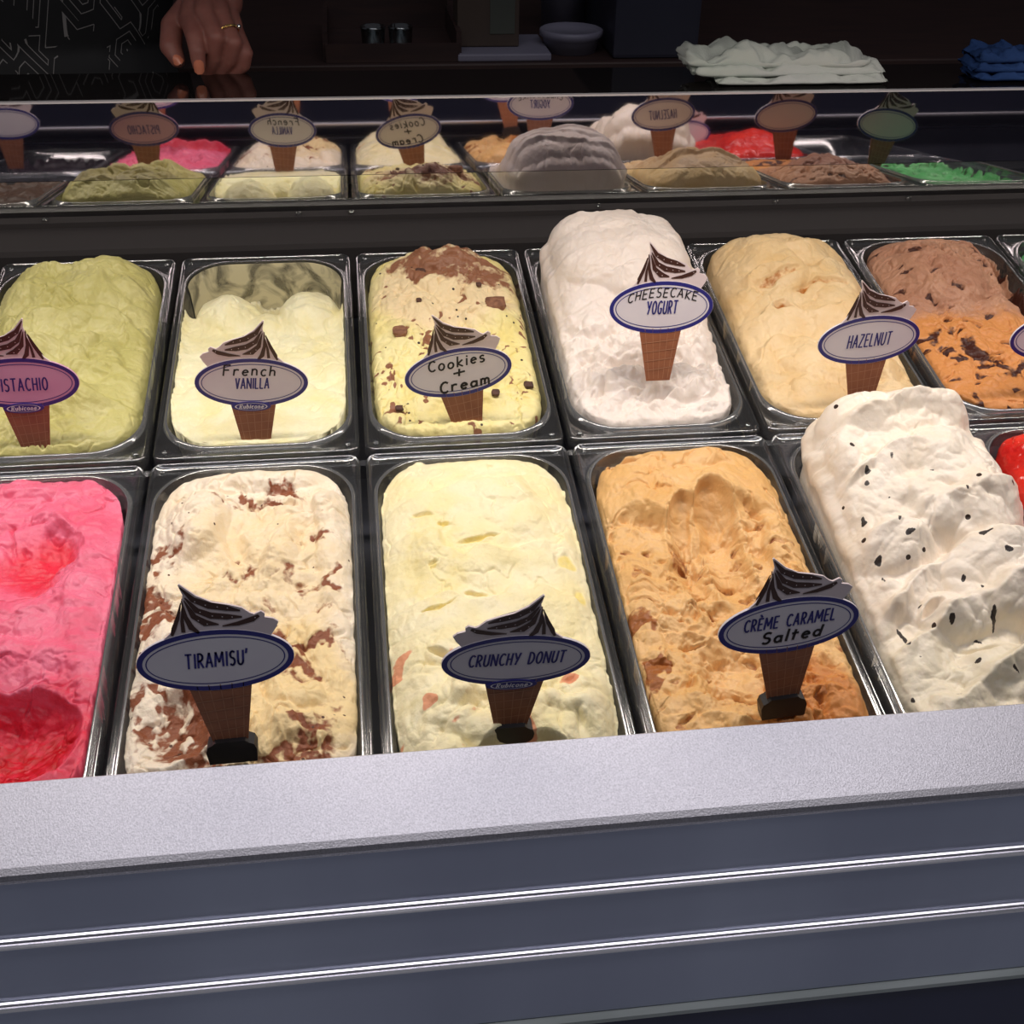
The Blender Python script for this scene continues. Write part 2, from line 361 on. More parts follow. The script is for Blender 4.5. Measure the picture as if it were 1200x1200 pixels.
# well: sloped liner under the tubs, side cheeks, back ledge
cs, sn = math.cos(TH), math.sin(TH)
def pp(v, h): return (v*cs-h*sn, v*sn+h*cs)
cpart(prism_x('well_floor', [pp(-0.372, -0.092), pp(0.40, -0.092), pp(0.40, -0.105), pp(-0.372, -0.105)], X0, X1, WELL))
cpart(prism_x('well_front_wall', [(-0.3690, -0.056), (-0.3690, -0.18), (-0.3755, -0.18), (-0.3755, -0.056)], X0, X1, WELL))
cpart(prism_x('row_divider_bar', [pp(-0.0035, -0.0125), pp(0.0035, -0.0125), pp(0.0025, -0.028), pp(-0.0025, -0.028)], X0, X1, STEEL))
for x in (X0, X1):
    s = 0.03 if x < 0 else -0.03
    cpart(prism_x('end_cheek', [(-0.38, -0.93), (-0.38, -0.055), (-0.33, -0.03), (0.395, 0.075), (0.404, 0.075), (0.404, -0.93)], min(x, x-s), max(x, x-s), BLACK))
LEDGE = mat('smoky_plastic_ledge', (0.032, 0.029, 0.030), 0.6, 0, 0.12)
cpart(prism_x('back_ledge', [pp(0.3395, -0.004), pp(0.342, 0.001), pp(0.386, 0.002), pp(0.387, 0.0075), pp(0.398, 0.0085), pp(0.402, -0.02), pp(0.3395, -0.09)], X0, X1, LEDGE))
cpart(prism_x('mirror_base', [(0.3965, 0.066), (0.3965, 0.0785), (0.4046, 0.0795), (0.415, 0.0795), (0.415, 0.06)], X0, X1, BLACK))
for k, px in enumerate((52, 350, 412, 700, 906, 1060)):     # clear screw heads along the ledge
    q = on_y(px, 252, 0.386)
    bm = bmesh.new(); lathe_bm(bm, [(0.0035, 0.0), (0.0035, 0.002), (0.002, 0.0034), (0.0006, 0.0036)], 14, (q.x, 0.3855, 0.0730)); cpart(obj('screw_head', bm, CLEAR, None, True))

# mirror panel
def mirror_mat(name, tint, dark, f, rough=0.02):
    m = bpy.data.materials.new(name); m.use_nodes = True; nt = m.node_tree; nt.nodes.clear(); L = nt.links.new
    out = N(m, 'ShaderNodeOutputMaterial'); gl = N(m, 'ShaderNodeBsdfGlossy'); gl.inputs[0].default_value = (*tint, 1); gl.inputs['Roughness'].default_value = rough
    df = N(m, 'ShaderNodeBsdfDiffuse'); df.inputs[0].default_value = (*dark, 1); mx = N(m, 'ShaderNodeMixShader'); mx.inputs[0].default_value = f
    tc = N(m, 'ShaderNodeTexCoord'); mp = N(m, 'ShaderNodeMapping'); mp.inputs['Scale'].default_value = (0.6, 1, 40); nz = N(m, 'ShaderNodeTexNoise'); nz.inputs['Scale'].default_value = 5
    L(tc.outputs['Object'], mp.inputs[0]); L(mp.outputs[0], nz.inputs['Vector'])
    mr = N(m, 'ShaderNodeMapRange'); mr.inputs[3].default_value = rough*0.3; mr.inputs[4].default_value = rough*2.2
    L(nz.outputs[0], mr.inputs[0]); L(mr.outputs[0], gl.inputs['Roughness'])
    L(df.outputs[0], mx.inputs[1]); L(gl.outputs[0], mx.inputs[2]); L(mx.outputs[0], out.inputs[0]); return m
MIR = mirror_mat('smoky_reflecting_glass', (0.66, 0.62, 0.66), (0.05, 0.05, 0.085), 0.88, 0.022)
MIR2 = mirror_mat('polished_steel_strip', (0.85, 0.84, 0.80), (0.03, 0.03, 0.03), 0.95, 0.02)
mp_ = empty('back_mirror', (0, 0.41, 0.0795)); tag(mp_, 'long reflecting glass panel with bright top edge behind the tubs', 'mirror')
def mpart(o): o.parent = mp_; o.matrix_parent_inverse = Matrix.Translation((0, -0.41, -0.0795)); return o
mpart(box('steel_strip', (X0, 0.4046, 0.0795), (X1, 0.4105, 0.1080), MIR2))
mpart(prism_x('glass_panel', [(0.4046, 0.1085), (0.4053, 0.1866), (0.4110, 0.1866), (0.4110, 0.1085)], X0, X1, MIR))
EDGE = mat('polished_glass_edge', (0.80, 0.78, 0.82), 0.25, 0.3)
mpart(box('glass_edge', (X0, 0.4050, 0.1867), (X1, 0.4109, 0.1886), EDGE))
# counter shelf behind the mirror
CTR = mat('glossy_black_counter', (0.010, 0.008, 0.008), 0.045, 0, 0.6)
cw = empty('serving_counter', (0, 0.47, -0.95)); tag(cw, 'black counter with glossy top behind the mirror, under the cloths', 'counter')
ct = prism_x('counter_top', [(0.411, 0.1875), (0.411, 0.165), (0.53, 0.165), (0.532, 0.167), (0.532, 0.1855), (0.530, 0.1875)], X0, X1, CTR, cw)
ct.matrix_parent_inverse = Matrix.Translation((0, -0.47, 0.95))

box_b = box('counter_body', (X0, 0.416, -0.95), (X1, 0.520, 0.1645), BLACK, cw); box_b.matrix_parent_inverse = Matrix.Translation((0, -0.47, 0.95))

# room behind
WALL = noise_mat('dark_painted_wall', (0.060, 0.036, 0.034), (0.075, 0.046, 0.044), 3, 0.8)
FLOOR = noise_mat('grey_floor', (0.52, 0.54, 0.58), (0.60, 0.62, 0.66), 4, 0.5)
struct(box('floor', (-3.5, -2.6, -0.99), (3.5, 2.4, -0.95), FLOOR))
struct(box('mirror_backdrop_wall', (-3.5, -2.7, -0.95), (3.5, -2.6, 0.40), noise_mat('navy_wall', (.045, .042, .075), (.055, .05, .085), 3, .8)))  # added out of view, low and dark, to darken the mirror's reflection
struct(box('wall_back', (-3.5, 2.30, -0.95), (3.5, 2.40, 2.60), WALL))

# ------------------------------------------------------------------ lettering: stroke glyphs, x 0..0.6, y 0..1
def arc(cx, cy, rx, ry, a0, a1, n=9): return [(cx+rx*math.cos(math.radians(a0+(a1-a0)*i/n)), cy+ry*math.sin(math.radians(a0+(a1-a0)*i/n))) for i in range(n+1)]
G = {
 'A': [[(0, 0), (0.27, 1), (0.52, 0)], [(0.1, 0.33), (0.44, 0.33)]],
 'C': [arc(0.3, 0.5, 0.28, 0.5, 50, 310)],
 'D': [[(0.02, 0), (0.02, 1)], [(0.02, 1)]+arc(0.1, 0.5, 0.38, 0.5, 80, -80)+[(0.02, 0)]],
 'E': [[(0.42, 1), (0.02, 1), (0.02, 0), (0.42, 0)], [(0.02, 0.52), (0.36, 0.52)]],
 'F': [[(0.44, 1), (0.02, 0.97), (0.02, 0)], [(0.02, 0.52), (0.36, 0.52)]],
 'G': [arc(0.3, 0.5, 0.28, 0.5, 50, 300)+[(0.5, 0.42), (0.32, 0.42)]],
 'H': [[(0.02, 0), (0.02, 1)], [(0.44, 0), (0.44, 1)], [(0.02, 0.5), (0.44, 0.5)]],
 'I': [[(0.05, 0), (0.05, 1)]],
 'K': [[(0.02, 0), (0.02, 1)], [(0.42, 0.95), (0.04, 0.45), (0.44, 0)]],
 'L': [[(0.02, 1), (0.02, 0), (0.38, 0)]],
 'M': [[(0, 0), (0.06, 1), (0.35, 0.3), (0.64, 1), (0.7, 0)]],
 'N': [[(0.02, 0), (0.02, 1), (0.54, 0), (0.54, 1)]],
 'O': [arc(0.27, 0.5, 0.25, 0.5, 90, 450, 14)],
 'P': [[(0.02, 0), (0.02, 1)]+arc(0.14, 0.74, 0.26, 0.26, 80, -80)+[(0.02, 0.46)]],
 'R': [[(0.02, 0), (0.02, 1)]+arc(0.14, 0.74, 0.26, 0.26, 80, -80)+[(0.02, 0.46)], [(0.16, 0.46), (0.44, 0)]],
 'S': [arc(0.24, 0.76, 0.20, 0.24, 40, 250)+arc(0.22, 0.26, 0.21, 0.26, 70, -140)],
 'T': [[(0, 1), (0.5, 1)], [(0.25, 1), (0.25, 0)]],
 'U': [[(0.02, 1), (0.02, 0.3)]+arc(0.24, 0.28, 0.22, 0.28, 180, 360)+[(0.46, 1)]],
 'V': [[(0, 1), (0.22, 0), (0.46, 1)]],
 'Y': [[(0, 1), (0.24, 0.5)], [(0.5, 1), (0.2, 0)]],
 'Z': [[(0.02, 1), (0.44, 1), (0.0, 0), (0.46, 0)]],
 "'": [[(0.06, 1.1), (0.0, 0.8)]],
 '`': [[(0.1, 1.32), (0.26, 1.14)]],
 '+': [[(0.0, 0.45), (0.6, 0.55)], [(0.3, 0.9), (0.3, 0.1)]],
 'r': [[(0.04, 0.6), (0.04, 0)], [(0.04, 0.35)]+arc(0.22, 0.38, 0.18, 0.2, 160, 50, 5)],
 'e': [[(0.05, 0.3), (0.4, 0.36)]+arc(0.23, 0.3, 0.19, 0.29, 20, 315, 9)],
 'n': [[(0.04, 0.6), (0.04, 0)], [(0.04, 0.36)]+arc(0.2, 0.38, 0.16, 0.2, 150, 0, 6)+[(0.38, 0)]],
 'm': [[(0.03, 0.6), (0.03, 0)], [(0.03, 0.4)]+arc(0.15, 0.42, 0.12, 0.16, 150, 0, 5)+[(0.28, 0.05)], [(0.28, 0.38)]+arc(0.4, 0.42, 0.12, 0.16, 150, 0, 5)+[(0.54, 0)]],
 'c': [arc(0.22, 0.3, 0.19, 0.3, 50, 310, 8)],
 'h': [[(0.04, 1), (0.04, 0)], [(0.04, 0.36)]+arc(0.2, 0.38, 0.16, 0.2, 150, 0, 6)+[(0.38, 0)]],
 'o': [arc(0.22, 0.3, 0.2, 0.3, 90, 450, 12)],
 'k': [[(0.04, 1), (0.04, 0)], [(0.38, 0.62), (0.06, 0.3), (0.42, 0)]],
 'i': [[(0.05, 0.6), (0.05, 0)], [(0.07, 0.85), (0.05, 0.78)]],
 's': [arc(0.2, 0.45, 0.15, 0.15, 40, 240, 6)+arc(0.18, 0.15, 0.16, 0.15, 70, -140, 6)],
 'a': [arc(0.2, 0.3, 0.18, 0.28, 40, 330, 9), [(0.38, 0.6), (0.40, 0)]],
 'l': [[(0.06, 1), (0.05, 0)]],
 't': [[(0.14, 0.95), (0.12, 0.02)], [(0.0, 0.62), (0.32, 0.66)]],
 'd': [arc(0.2, 0.3, 0.18, 0.28, 40, 330, 9), [(0.42, 1), (0.38, 0)]],
 'u': [[(0.04, 0.6), (0.05, 0.15), (0.2, 0), (0.36, 0.15)], [(0.38, 0.6), (0.38, 0)]],
 'b': [[(0.04, 1), (0.04, 0)], arc(0.22, 0.3, 0.18, 0.28, 140, -140, 9)],
}
def glyph_w(c):
    if c == ' ': return 0.42
    if c in "`'": return 0.0 if c == '`' else 0.1
    return max(x for st in G[c] for x, y in st)
def ribbon(pts, hw, V, Fc, z):
    n = len(pts); b = len(V)
    for i, (x, y) in enumerate(pts):
        x0, y0 = pts[max(i-1, 0)]; x1, y1 = pts[min(i+1, n-1)]
        dx, dy = x1-x0, y1-y0; L = math.hypot(dx, dy) or 1
        w_ = hw[i] if isinstance(hw, (list, tuple)) else hw
        V.append((x-dy/L*w_, y+dx/L*w_, z)); V.append((x+dy/L*w_, y-dx/L*w_, z))
    for i in range(n-1): Fc.append((b+2*i, b+2*i+1, b+2*i+3, b+2*i+2))
def text_mesh(txt, cx, cy, hgt, total_w, sw, z, slant=0.0, rot=0.0, wob=0.0, arcb=0.0, rnd=None):
    gap = 0.26; ws = []
    for c in txt: ws.append(glyph_w(c))
    tot = sum(ws)+gap*(len(txt)-1-txt.count('`'))
    sx = total_w/tot; V, Fc = [], []; x = -tot/2; ca, sa = math.cos(math.radians(rot)), math.sin(math.radians(rot))
    for c, wc in zip(txt, ws):
        if c not in " ":
            dy = (rnd.uniform(-1, 1)*wob if rnd else 0); sc = 1+(rnd.uniform(-1, 1)*wob*1.5 if rnd else 0)
            for st in G[c]:
                P = []
                for a, b_ in st:
                    X = (x+a)*sx+slant*b_*hgt; Y = (b_*sc-0.5+dy)*hgt
                    Y += arcb*(X/total_w*2)**2
                    P.append((cx+X*ca-Y*sa, cy+X*sa+Y*ca))
                if len(P) == 1: continue
                for (xa, ya), (xb, yb) in zip(P, P[1:]):      # one short bar per stroke segment keeps sharp corners full
                    l_ = math.hypot(xb-xa, yb-ya) or 1e-9; ex_, ey_ = (xb-xa)/l_*sw*.45, (yb-ya)/l_*sw*.45
                    ribbon([(xa-ex_, ya-ey_), (xb+ex_, yb+ey_)], sw, V, Fc, z)
        x += wc+(0 if c == '`' else gap)
    return V, Fc

# ------------------------------------------------------------------ flavour signs (local: x right, y up, z towards the customer), oval 91 mm wide
OW = 0.091
PLATE = noise_mat('sign_white_print', (0.80, 0.76, 0.80), (0.76, 0.71, 0.77), 30, 0.35)
PLATEP = noise_mat('sign_pink_plate', (0.68, 0.38, 0.55), (0.64, 0.34, 0.51), 30, 0.35)  # same plate in a pink colour
INK = mat('navy_ink', (0.030, 0.028, 0.22), 0.4)
MARK = mat('black_marker', (0.018, 0.015, 0.018), 0.5)
MARKF = mat('faded_marker', (0.25, 0.24, 0.30), 0.5)
CHOC = mat('chocolate_print', (0.065, 0.025, 0.018), 0.4)
CREAM = mat('swirl_cream_print', (0.78, 0.66, 0.66), 0.4)
CONE = noise_mat('cone_print', (0.36, 0.135, 0.065), (0.29, 0.105, 0.052), 60, 0.45)
CONEL = mat('cone_waffle_lines', (0.45, 0.21, 0.12), 0.5)
WHITE = mat('white_print', (0.8, 0.78, 0.85), 0.4)
def extrude(name, poly, z0, z1, m, parent):
    n = len(poly); v = [(x, y, z0) for x, y in poly]+[(x, y, z1) for x, y in poly]
    bm = bmesh.new(); vs = [bm.verts.new(p) for p in v]
    bm.faces.new(vs[:n][::-1]); bm.faces.new(vs[n:])
    for i in range(n): bm.faces.new((vs[i], vs[(i+1) % n], vs[n+(i+1) % n], vs[n+i]))
    bmesh.ops.recalc_face_normals(bm, faces=bm.faces)
    return obj(name, bm, m, parent)
SW_OUT = [(-.34, .16), (-.25, .245), (-.185, .34), (-.145, .45), (-.128, .54), (-.145, .615), (-.135, .62), (-.05, .525), (.04, .465), (.14, .435), (.215, .405), (.26, .36),
          (.285, .345), (.33, .365), (.352, .345), (.348, .315), (.40, .30), (.43, .27), (.41, .225), (.36, .15), (0, .12)]
STRIPES = [  # chocolate streaks on the swirl: points and half widths
 ([(-.135, .60), (-.07, .50), (.02, .445), (.12, .415), (.205, .385)], [.004, .020, .026, .022, .006]),
 ([(-.118, .52), (-.06, .415), (.02, .365), (.12, .345), (.21, .335)], [.004, .020, .025, .022, .006]),
 ([(-.125, .50), (-.085, .37), (-.02, .31), (.06, .29)], [.003, .020, .026, .004]),
 ([(.08, .275), (.18, .285), (.27, .31), (.315, .335)], [.004, .016, .020, .010]),
 ([(-.14, .50), (-.135, .37), (-.11, .28), (-.07, .235)], [.003, .014, .020, .010]),
 ([(-.15, .47), (-.185, .36), (-.225, .27), (-.24, .23)], [.003, .012, .014, .008]),
 ([(-.145, .44), (-.16, .34), (-.165, .25)], [.002, .011, .013]),
]
DOTS = [(-.06, .485), (.0, .452), (.07, .43), (.13, .415), (-.04, .40), (.03, .363), (.09, .35), (.15, .342), (-.06, .335), (-.01, .303), (.29, .322)]
def side_art(e, plate, swirl, cone, flip, back, lines, badge, rnd):
    """printed art of one face; flip mirrors the drawing, back puts it on the far face"""
    mx = -1 if flip else 1
    def put(o):
        if back: o.rotation_euler = (0, math.pi, 0)
        return o
    zt = 0.0008
    V, Fc = [], []
    n = 56
    for r0, r1, z in ((0.498, 0.462, zt+0.0001),):
        b = len(V)
        for i in range(n):
            a = 2*math.pi*i/n
            for r in (r0, r1): V.append((OW*r*math.cos(a), OW*(r-0.25+0.0)*math.sin(a), z))
        for i in range(n): j = (i+1) % n; Fc.append((b+2*i, b+2*j, b+2*j+1, b+2*i+1))
    put(pydata('ring', V, Fc, INK, plate))
    V, Fc = [], []
    for i in range(n):
        a = 2*math.pi*i/n
        for r in (0.443, 0.435): V.append((OW*r*math.cos(a), OW*(r-0.25)*math.sin(a), zt+0.0001))
    for i in range(n): j = (i+1) % n; Fc.append((2*i, 2*j, 2*j+1, 2*i+1))
    put(pydata('inner_ring', V, Fc, INK, plate))
    for (txt, cx, cy, hg, tw, sw, mt, sl, rot, wob, arcb) in lines:
        V, Fc = text_mesh(txt, cx*OW, cy*OW, hg*OW, tw*OW, sw*OW, zt+0.00025, sl, rot, wob, arcb*OW, rnd)
        put(pydata('lettering', V, Fc, mt, plate))
    V, Fc = [], []
    for P, hw in STRIPES: ribbon([(mx*x*OW, y*OW) for x, y in P], [h*OW for h in hw], V, Fc, zt+0.0001)
    put(pydata('chocolate_stripes', V, Fc, CHOC, swirl))
    V, Fc = [], []
    for x, y in DOTS:
        b = len(V)
        for i in range(6): V.append((mx*x*OW+0.0045*OW*math.cos(i*math.pi/3), y*OW+0.0045*OW*math.sin(i*math.pi/3), zt+0.0003))
        Fc.append(tuple(range(b, b+6)))
    put(pydata('sugar_dots', V, Fc, CREAM, swirl))
    V, Fc = [], []
    for k in range(1, 5):
        y = -.24-.09*k; hw_ = .195-.09*(-.2-y)/.5
        ribbon([(-hw_*OW, (y-.012)*OW), (0, y*OW+.0), (hw_*OW, (y+.016)*OW)], .0035*OW, V, Fc, zt+0.0001)
    for k in (-2, -1, 0, 1, 2):
        ribbon([(k*.075*OW, -.2*OW), (k*.045*OW, -.70*OW)], .003*OW, V, Fc, zt+0.0001)
    put(pydata('waffle_lines', V, Fc, CONEL, cone))
    if badge:
        bx = 0.02*OW*mx
        pl = [(bx+.175*OW*math.cos(2*math.pi*i/28), -.245*OW+.05*OW*math.sin(2*math.pi*i/28)) for i in range(28)]
        b_ = extrude('badge', pl, 0.0007, 0.0014, INK, e)
        V, Fc = [], []
        for i in range(28):
            a = 2*math.pi*i/28
            for r in (1.0, 0.92): V.append((bx+.145*OW*r*math.cos(a), -.245*OW+.038*OW*r*math.sin(a), 0.00155))
        for i in range(28): j = (i+1) % 28; Fc.append((2*i, 2*j, 2*j+1, 2*i+1))
        pydata('badge_ring', V, Fc, WHITE, b_)
        V, Fc = text_mesh('Rubicone', bx, -.245*OW+0.0003, .044*OW, .21*OW, .0045*OW, 0.00165, 0.25)
        # the lower-case alphabet lacks nothing needed here
        pydata('lettering', V, Fc, WHITE, b_)

def sign(label, px, py, Y, lean, roll, lines, flip=False, badge=False, pink=False, clip=False, yaw=0.0, art_back=True, zoff=0.0, loc=None):
    c = on_y(px, py, Y) if loc is None else Vector(loc)
    e = empty('flavour_sign', c)
    # local z faces the customer (-Y), local y is up; lean>0 tips the top towards the customer
    e.rotation_euler = (Matrix.Rotation(math.radians(yaw), 3, 'Z') @ Matrix.Rotation(math.radians(90+lean), 3, 'X') @ Matrix.Rotation(math.radians(roll), 3, 'Z')).to_euler()
    tag(e, label, 'sign', 'flavour signs standing in the ice cream')
    mx = -1 if flip else 1; rnd = random.Random(len(label)*7+3)
    el = [(OW*.5*math.cos(2*math.pi*i/56), OW*.25*math.sin(2*math.pi*i/56)) for i in range(56)]
    cone = extrude('cone', [(-.20*OW, -.10*OW), (.20*OW, -.10*OW), (.20*OW, -.23*OW), (.115*OW, -.72*OW), (-.115*OW, -.72*OW), (-.20*OW, -.23*OW)], -0.0006, 0.0006, CONE, e)
    swirl = extrude('swirl', [(mx*x*OW, y*OW) for x, y in SW_OUT], -0.0006, 0.0006, CREAM, e)
    plate = extrude('name_plate', el, -0.0008, 0.0008, PLATEP if pink else PLATE, e)
    side_art(e, plate, swirl, cone, flip, False, lines, badge, rnd)
    if art_back: side_art(e, plate, swirl, cone, not flip, True, lines, False, rnd)
    if clip:
        pr = [(-.17, -.77), (-.155, -.725), (-.12, -.705), (-.10, -.685), (.10, -.685), (.12, -.705), (.155, -.725), (.17, -.77), (.16, -.88), (-.16, -.88)]
        extrude('clip', [(x*OW, y*OW) for x, y in pr], -0.006, 0.004, BLACK, e)
    return e
def pt(txt, cy=0.0, h=.075, w=.42, cx=0.0, sw=.0070, rot=0.0): return (txt, cx, cy, h, w, sw, INK, 0.10, rot, 0.0, 0.0)
def hw(txt, cy=0.0, h=.10, w=.4, cx=0.0, sw=.0075, rot=0.0, m=None, arcb=0.0, wob=0.05): return (txt, cx, cy, h, w, sw, m or MARK, 0.18, rot, wob, arcb)

# ------------------------------------------------------------------ the ice creams

# pistachio
F = Field(220, 390, 1); F.h = 0.008+0.018*sst(-1, 0.9, F.t)*(1-0.25*F.s**2)
F.dome(-.55, .60, .55, .50, .028, 20); F.dome(.35, .78, .62, .38, .036, -10); F.dome(.45, .2, .55, .7, .019); F.dome(-.5, -.1, .6, .7, .022); F.dome(.1, -.55, .8, .5, .018)
F.bil(20, .015); cen = F.blob(.02, -.15, .42, 1.1, 8)
F.saw(95, .036, .010, cen, .22, curve=-0.25, sharp=.22); F.saw(60, .05, .008, 1-cen, .6); F.rough(70, .003, F.blob(-.7, -.25, .4, .6))
F.dig(-.52, .02, .10, .16, .006)
F.rip = 0.25*F.blob(-.7, -.2, .3, .5)
finish(F, 'pistachio_ice_cream', gelato_mat('pistachio_gelato', (203, 196, 132), (190, 183, 112), (112, 98, 52), (216, 208, 160), gloss=.33), 'olive green ice cream heaped in folds, leftmost tub of the back row', (0, 1), bulge=.004, micro=.7)
# french vanilla
F = Field(220, 390, 2); back = sst(.40, .62, F.t+0.05*np.cos(F.s*9))
F.h = -.004-.006*F.t; F.h = F.h-.052*back
F.dome(-.48, .42, .46, .50, .010, 0, p=.8, k=.004); F.dome(.55, .40, .46, .55, .012, 0, p=.8, k=.004); F.dome(.02, .28, .35, .30, .002, 0)
F.saw(80, .07, .004, 1-back, .8); F.bil(16, .005, 1-back); F.rough(50, .002, F.blob(.1, .1, .5, .5))
F.dig(-.38, .10, .07, .08, -.004); F.dig(-.35, .13, .05, .05, -.006)
F.tint = back*0.8+.25*F.blob(.1, .05, .8, .5)
finish(F, 'french_vanilla_ice_cream', gelato_mat('vanilla_gelato', (244, 238, 200), (238, 228, 172), (206, 192, 110), (224, 216, 176), gloss=.4), 'pale yellow ice cream scooped out low at the back of its tub', (1, 1), edge=-.001, micro=.45)
# cookies and cream
F = Field(220, 390, 3); F.h = .006+.020*sst(-.4, 1, F.t)*(1-.5*F.s**2)
F.dome(.0, .82, .72, .42, .032, 0); F.dome(-.5, .3, .55, .6, .014); F.dome(.5, .2, .6, .7, .018); F.dome(.1, -.5, .9, .6, .010)
F.bil(24, .012); F.saw(70, .04, .006, 1.0, .7); F.rough(85, .004, .4+.6*F.blob(.2, .75, .9, .6))
br = F.blob(.16, .64, .85, .46, -14, 1.6)*(.52+.42*sst(-.3, .2, fbm(F.wx*40, F.wy*60, 3, 4)))*(1-.6*F.blob(-.55, .85, .3, .12, 20))
m2 = sst(.16, .34, fbm(F.wx*60, F.wy*50, 4, 8))*sst(.0, .25, fbm(F.X*24+1, F.Y*20, 2, 15))*sst(.4, .0, F.t)
ch = F.holes(95, .42, .002, 1.0)
F.rip = np.clip(br+.85*m2+.9*ch*sst(-.1, .3, fbm(F.X*20, F.Y*20, 2, 6)), 0, 1)
F.tint = F.blob(.0, .45, .9, .9)
finish(F, 'cookies_and_cream_ice_cream', gelato_mat('cookies_gelato', (240, 228, 168), (234, 218, 142), (146, 98, 70), (238, 216, 172), flecks=.14, fscale=130, gloss=.42), 'yellow ice cream with brown cookie swirl and crumbs on its back mound', (2, 1), bulge=.002)
FC = F
# cheesecake yogurt
F = Field(220, 390, 4); F.h = .006+.052*sst(-.55, .55, F.t)*(1-.30*F.s**2)
F.dome(.0, .55, .95, .95, .066, 0, p=.5); F.dome(-.5, .75, .5, .4, .062); F.dome(.0, -.35, .8, .35, .024); F.dome(-.4, -.62, .45, .28, .020); F.dome(.35, -.68, .55, .30, .022); F.dome(.7, -.3, .3, .3, .022)
sm = sst(-.2, .1, F.t); F.saw(92, .030, .0040, sm, .35); F.bil(34, .014, 1-sm, o=3); F.saw(110, .022, .008, 1-sm, .6); F.bil(12, .010, sm)
F.dig(.3, -.08, .25, .05, .040); F.holes(60, .5, .003, 1-sm)
F.tint = .3*(1-sm)
finish(F, 'cheesecake_yogurt_ice_cream', gelato_mat('yogurt_gelato', (236, 224, 215), (232, 218, 206), (228, 202, 140), (236, 228, 216), gloss=.38, bump=.35), 'white yogurt ice cream in a tall smooth heap over its tub in the back row', (3, 1), bulge=.010, env=9, micro=.3)
# hazelnut
F = Field(220, 390, 5); F.h = .006+.026*sst(-.8, .7, F.t)*(1-.35*F.s**2)
F.dome(-.1, .6, .85, .85, .040, 0); F.dome(.3, .0, .75, .6, .024, 20); F.dome(-.1, -.55, .7, .45, .016, -20); F.dome(.6, -.6, .35, .30, .020)
F.bil(13, .012); F.saw(95, .05, .006, 1.0, .8); c1 = F.blob(-.3, .30, .30, .06, 10, 1); c2 = F.blob(.3, .22, .42, .05, 12, 1.2); c3 = F.blob(-.35, .02, .12, .10)
F.h -= .005*(c1+c2)+.008*c3; F.rough(60, .003, F.blob(-.2, -.7, .8, .3)); F.dig(.15, -.40, .6, .05, .010, -15)
F.rip = .50*(c1+c2)+.75*c3
finish(F, 'hazelnut_ice_cream', gelato_mat('hazelnut_gelato', (230, 202, 156), (224, 190, 136), (176, 112, 48), (240, 216, 170), gloss=.4), 'beige ice cream mound behind the tall heap with dark flecks', (4, 1), bulge=.005, env=5, micro=.5)
# chocolate toffee
F = Field(220, 390, 6); F.h = .004+.018*sst(-.3, .8, F.t)*(1-.4*F.s**2)
F.dome(-.2, .55, .75, .9, .030, 10); F.bil(20, .007); F.rough(70, .0065, sst(-.2, .2, F.t)); F.rough(45, .005, sst(.1, -.2, F.t)); F.h -= .035*F.blob(1.0, .45, .35, 1.3, 0)
hs = F.holes(65, .38, .004, 1.0)
d = F.blob(-.45, -.45, .22, .62, 35, 1.6)+F.blob(.35, -.65, .4, .15, 10, 1.5)+F.blob(.95, .25, .22, 1.2, 0, 1.5)
F.rip = np.clip(.75*d*sst(-.2, .3, fbm(F.wx*60, F.wy*60, 3, 2)+.15)+.6*hs, 0, 1); F.tint = sst(.10, -.15, F.t+.1*fbm(F.X*30, F.Y*30, 3, 4))
finish(F, 'chocolate_toffee_ice_cream', gelato_mat('toffee_gelato', (186, 140, 112), (170, 122, 96), (66, 30, 20), (205, 138, 78), gloss=.45), 'rough brown ice cream turning orange at its near end with dark swirls', (5, 1), edge=-.006)
# mint
F = Field(80, 140, 7); F.h = -.022+.012*sst(0, 1, F.t); F.bil(20, .012)
F.rip = .6*F.holes(70, .35, .003)
finish(F, 'mint_ice_cream', gelato_mat('mint_gelato', (84, 156, 96), (64, 132, 78), (30, 26, 18), (80, 170, 90)), 'green mint ice cream low in the rightmost tub of the back row', (6, 1), edge=-.01)
# dark one at the far left, seen only in the mirror
F = Field(70, 120, 8); F.h = -.02+0*F.t; F.bil(18, .014)
finish(F, 'chocolate_ice_cream', gelato_mat('dark_chocolate_gelato', (70, 48, 36), (54, 36, 28), (30, 18, 12), (80, 55, 40)), 'dark ice cream left of the green one, seen in the mirror', (-1, 1))
F = Field(70, 120, 9, HBF); F.h = -.03+0*F.t; F.bil(18, .014)
finish(F, 'dark_ice_cream', gelato_mat('black_cherry_gelato', (46, 36, 44), (36, 28, 34), (20, 14, 18), (46, 36, 44)), 'very dark ice cream left of the pink one, seen in the mirror', (-1, 0))
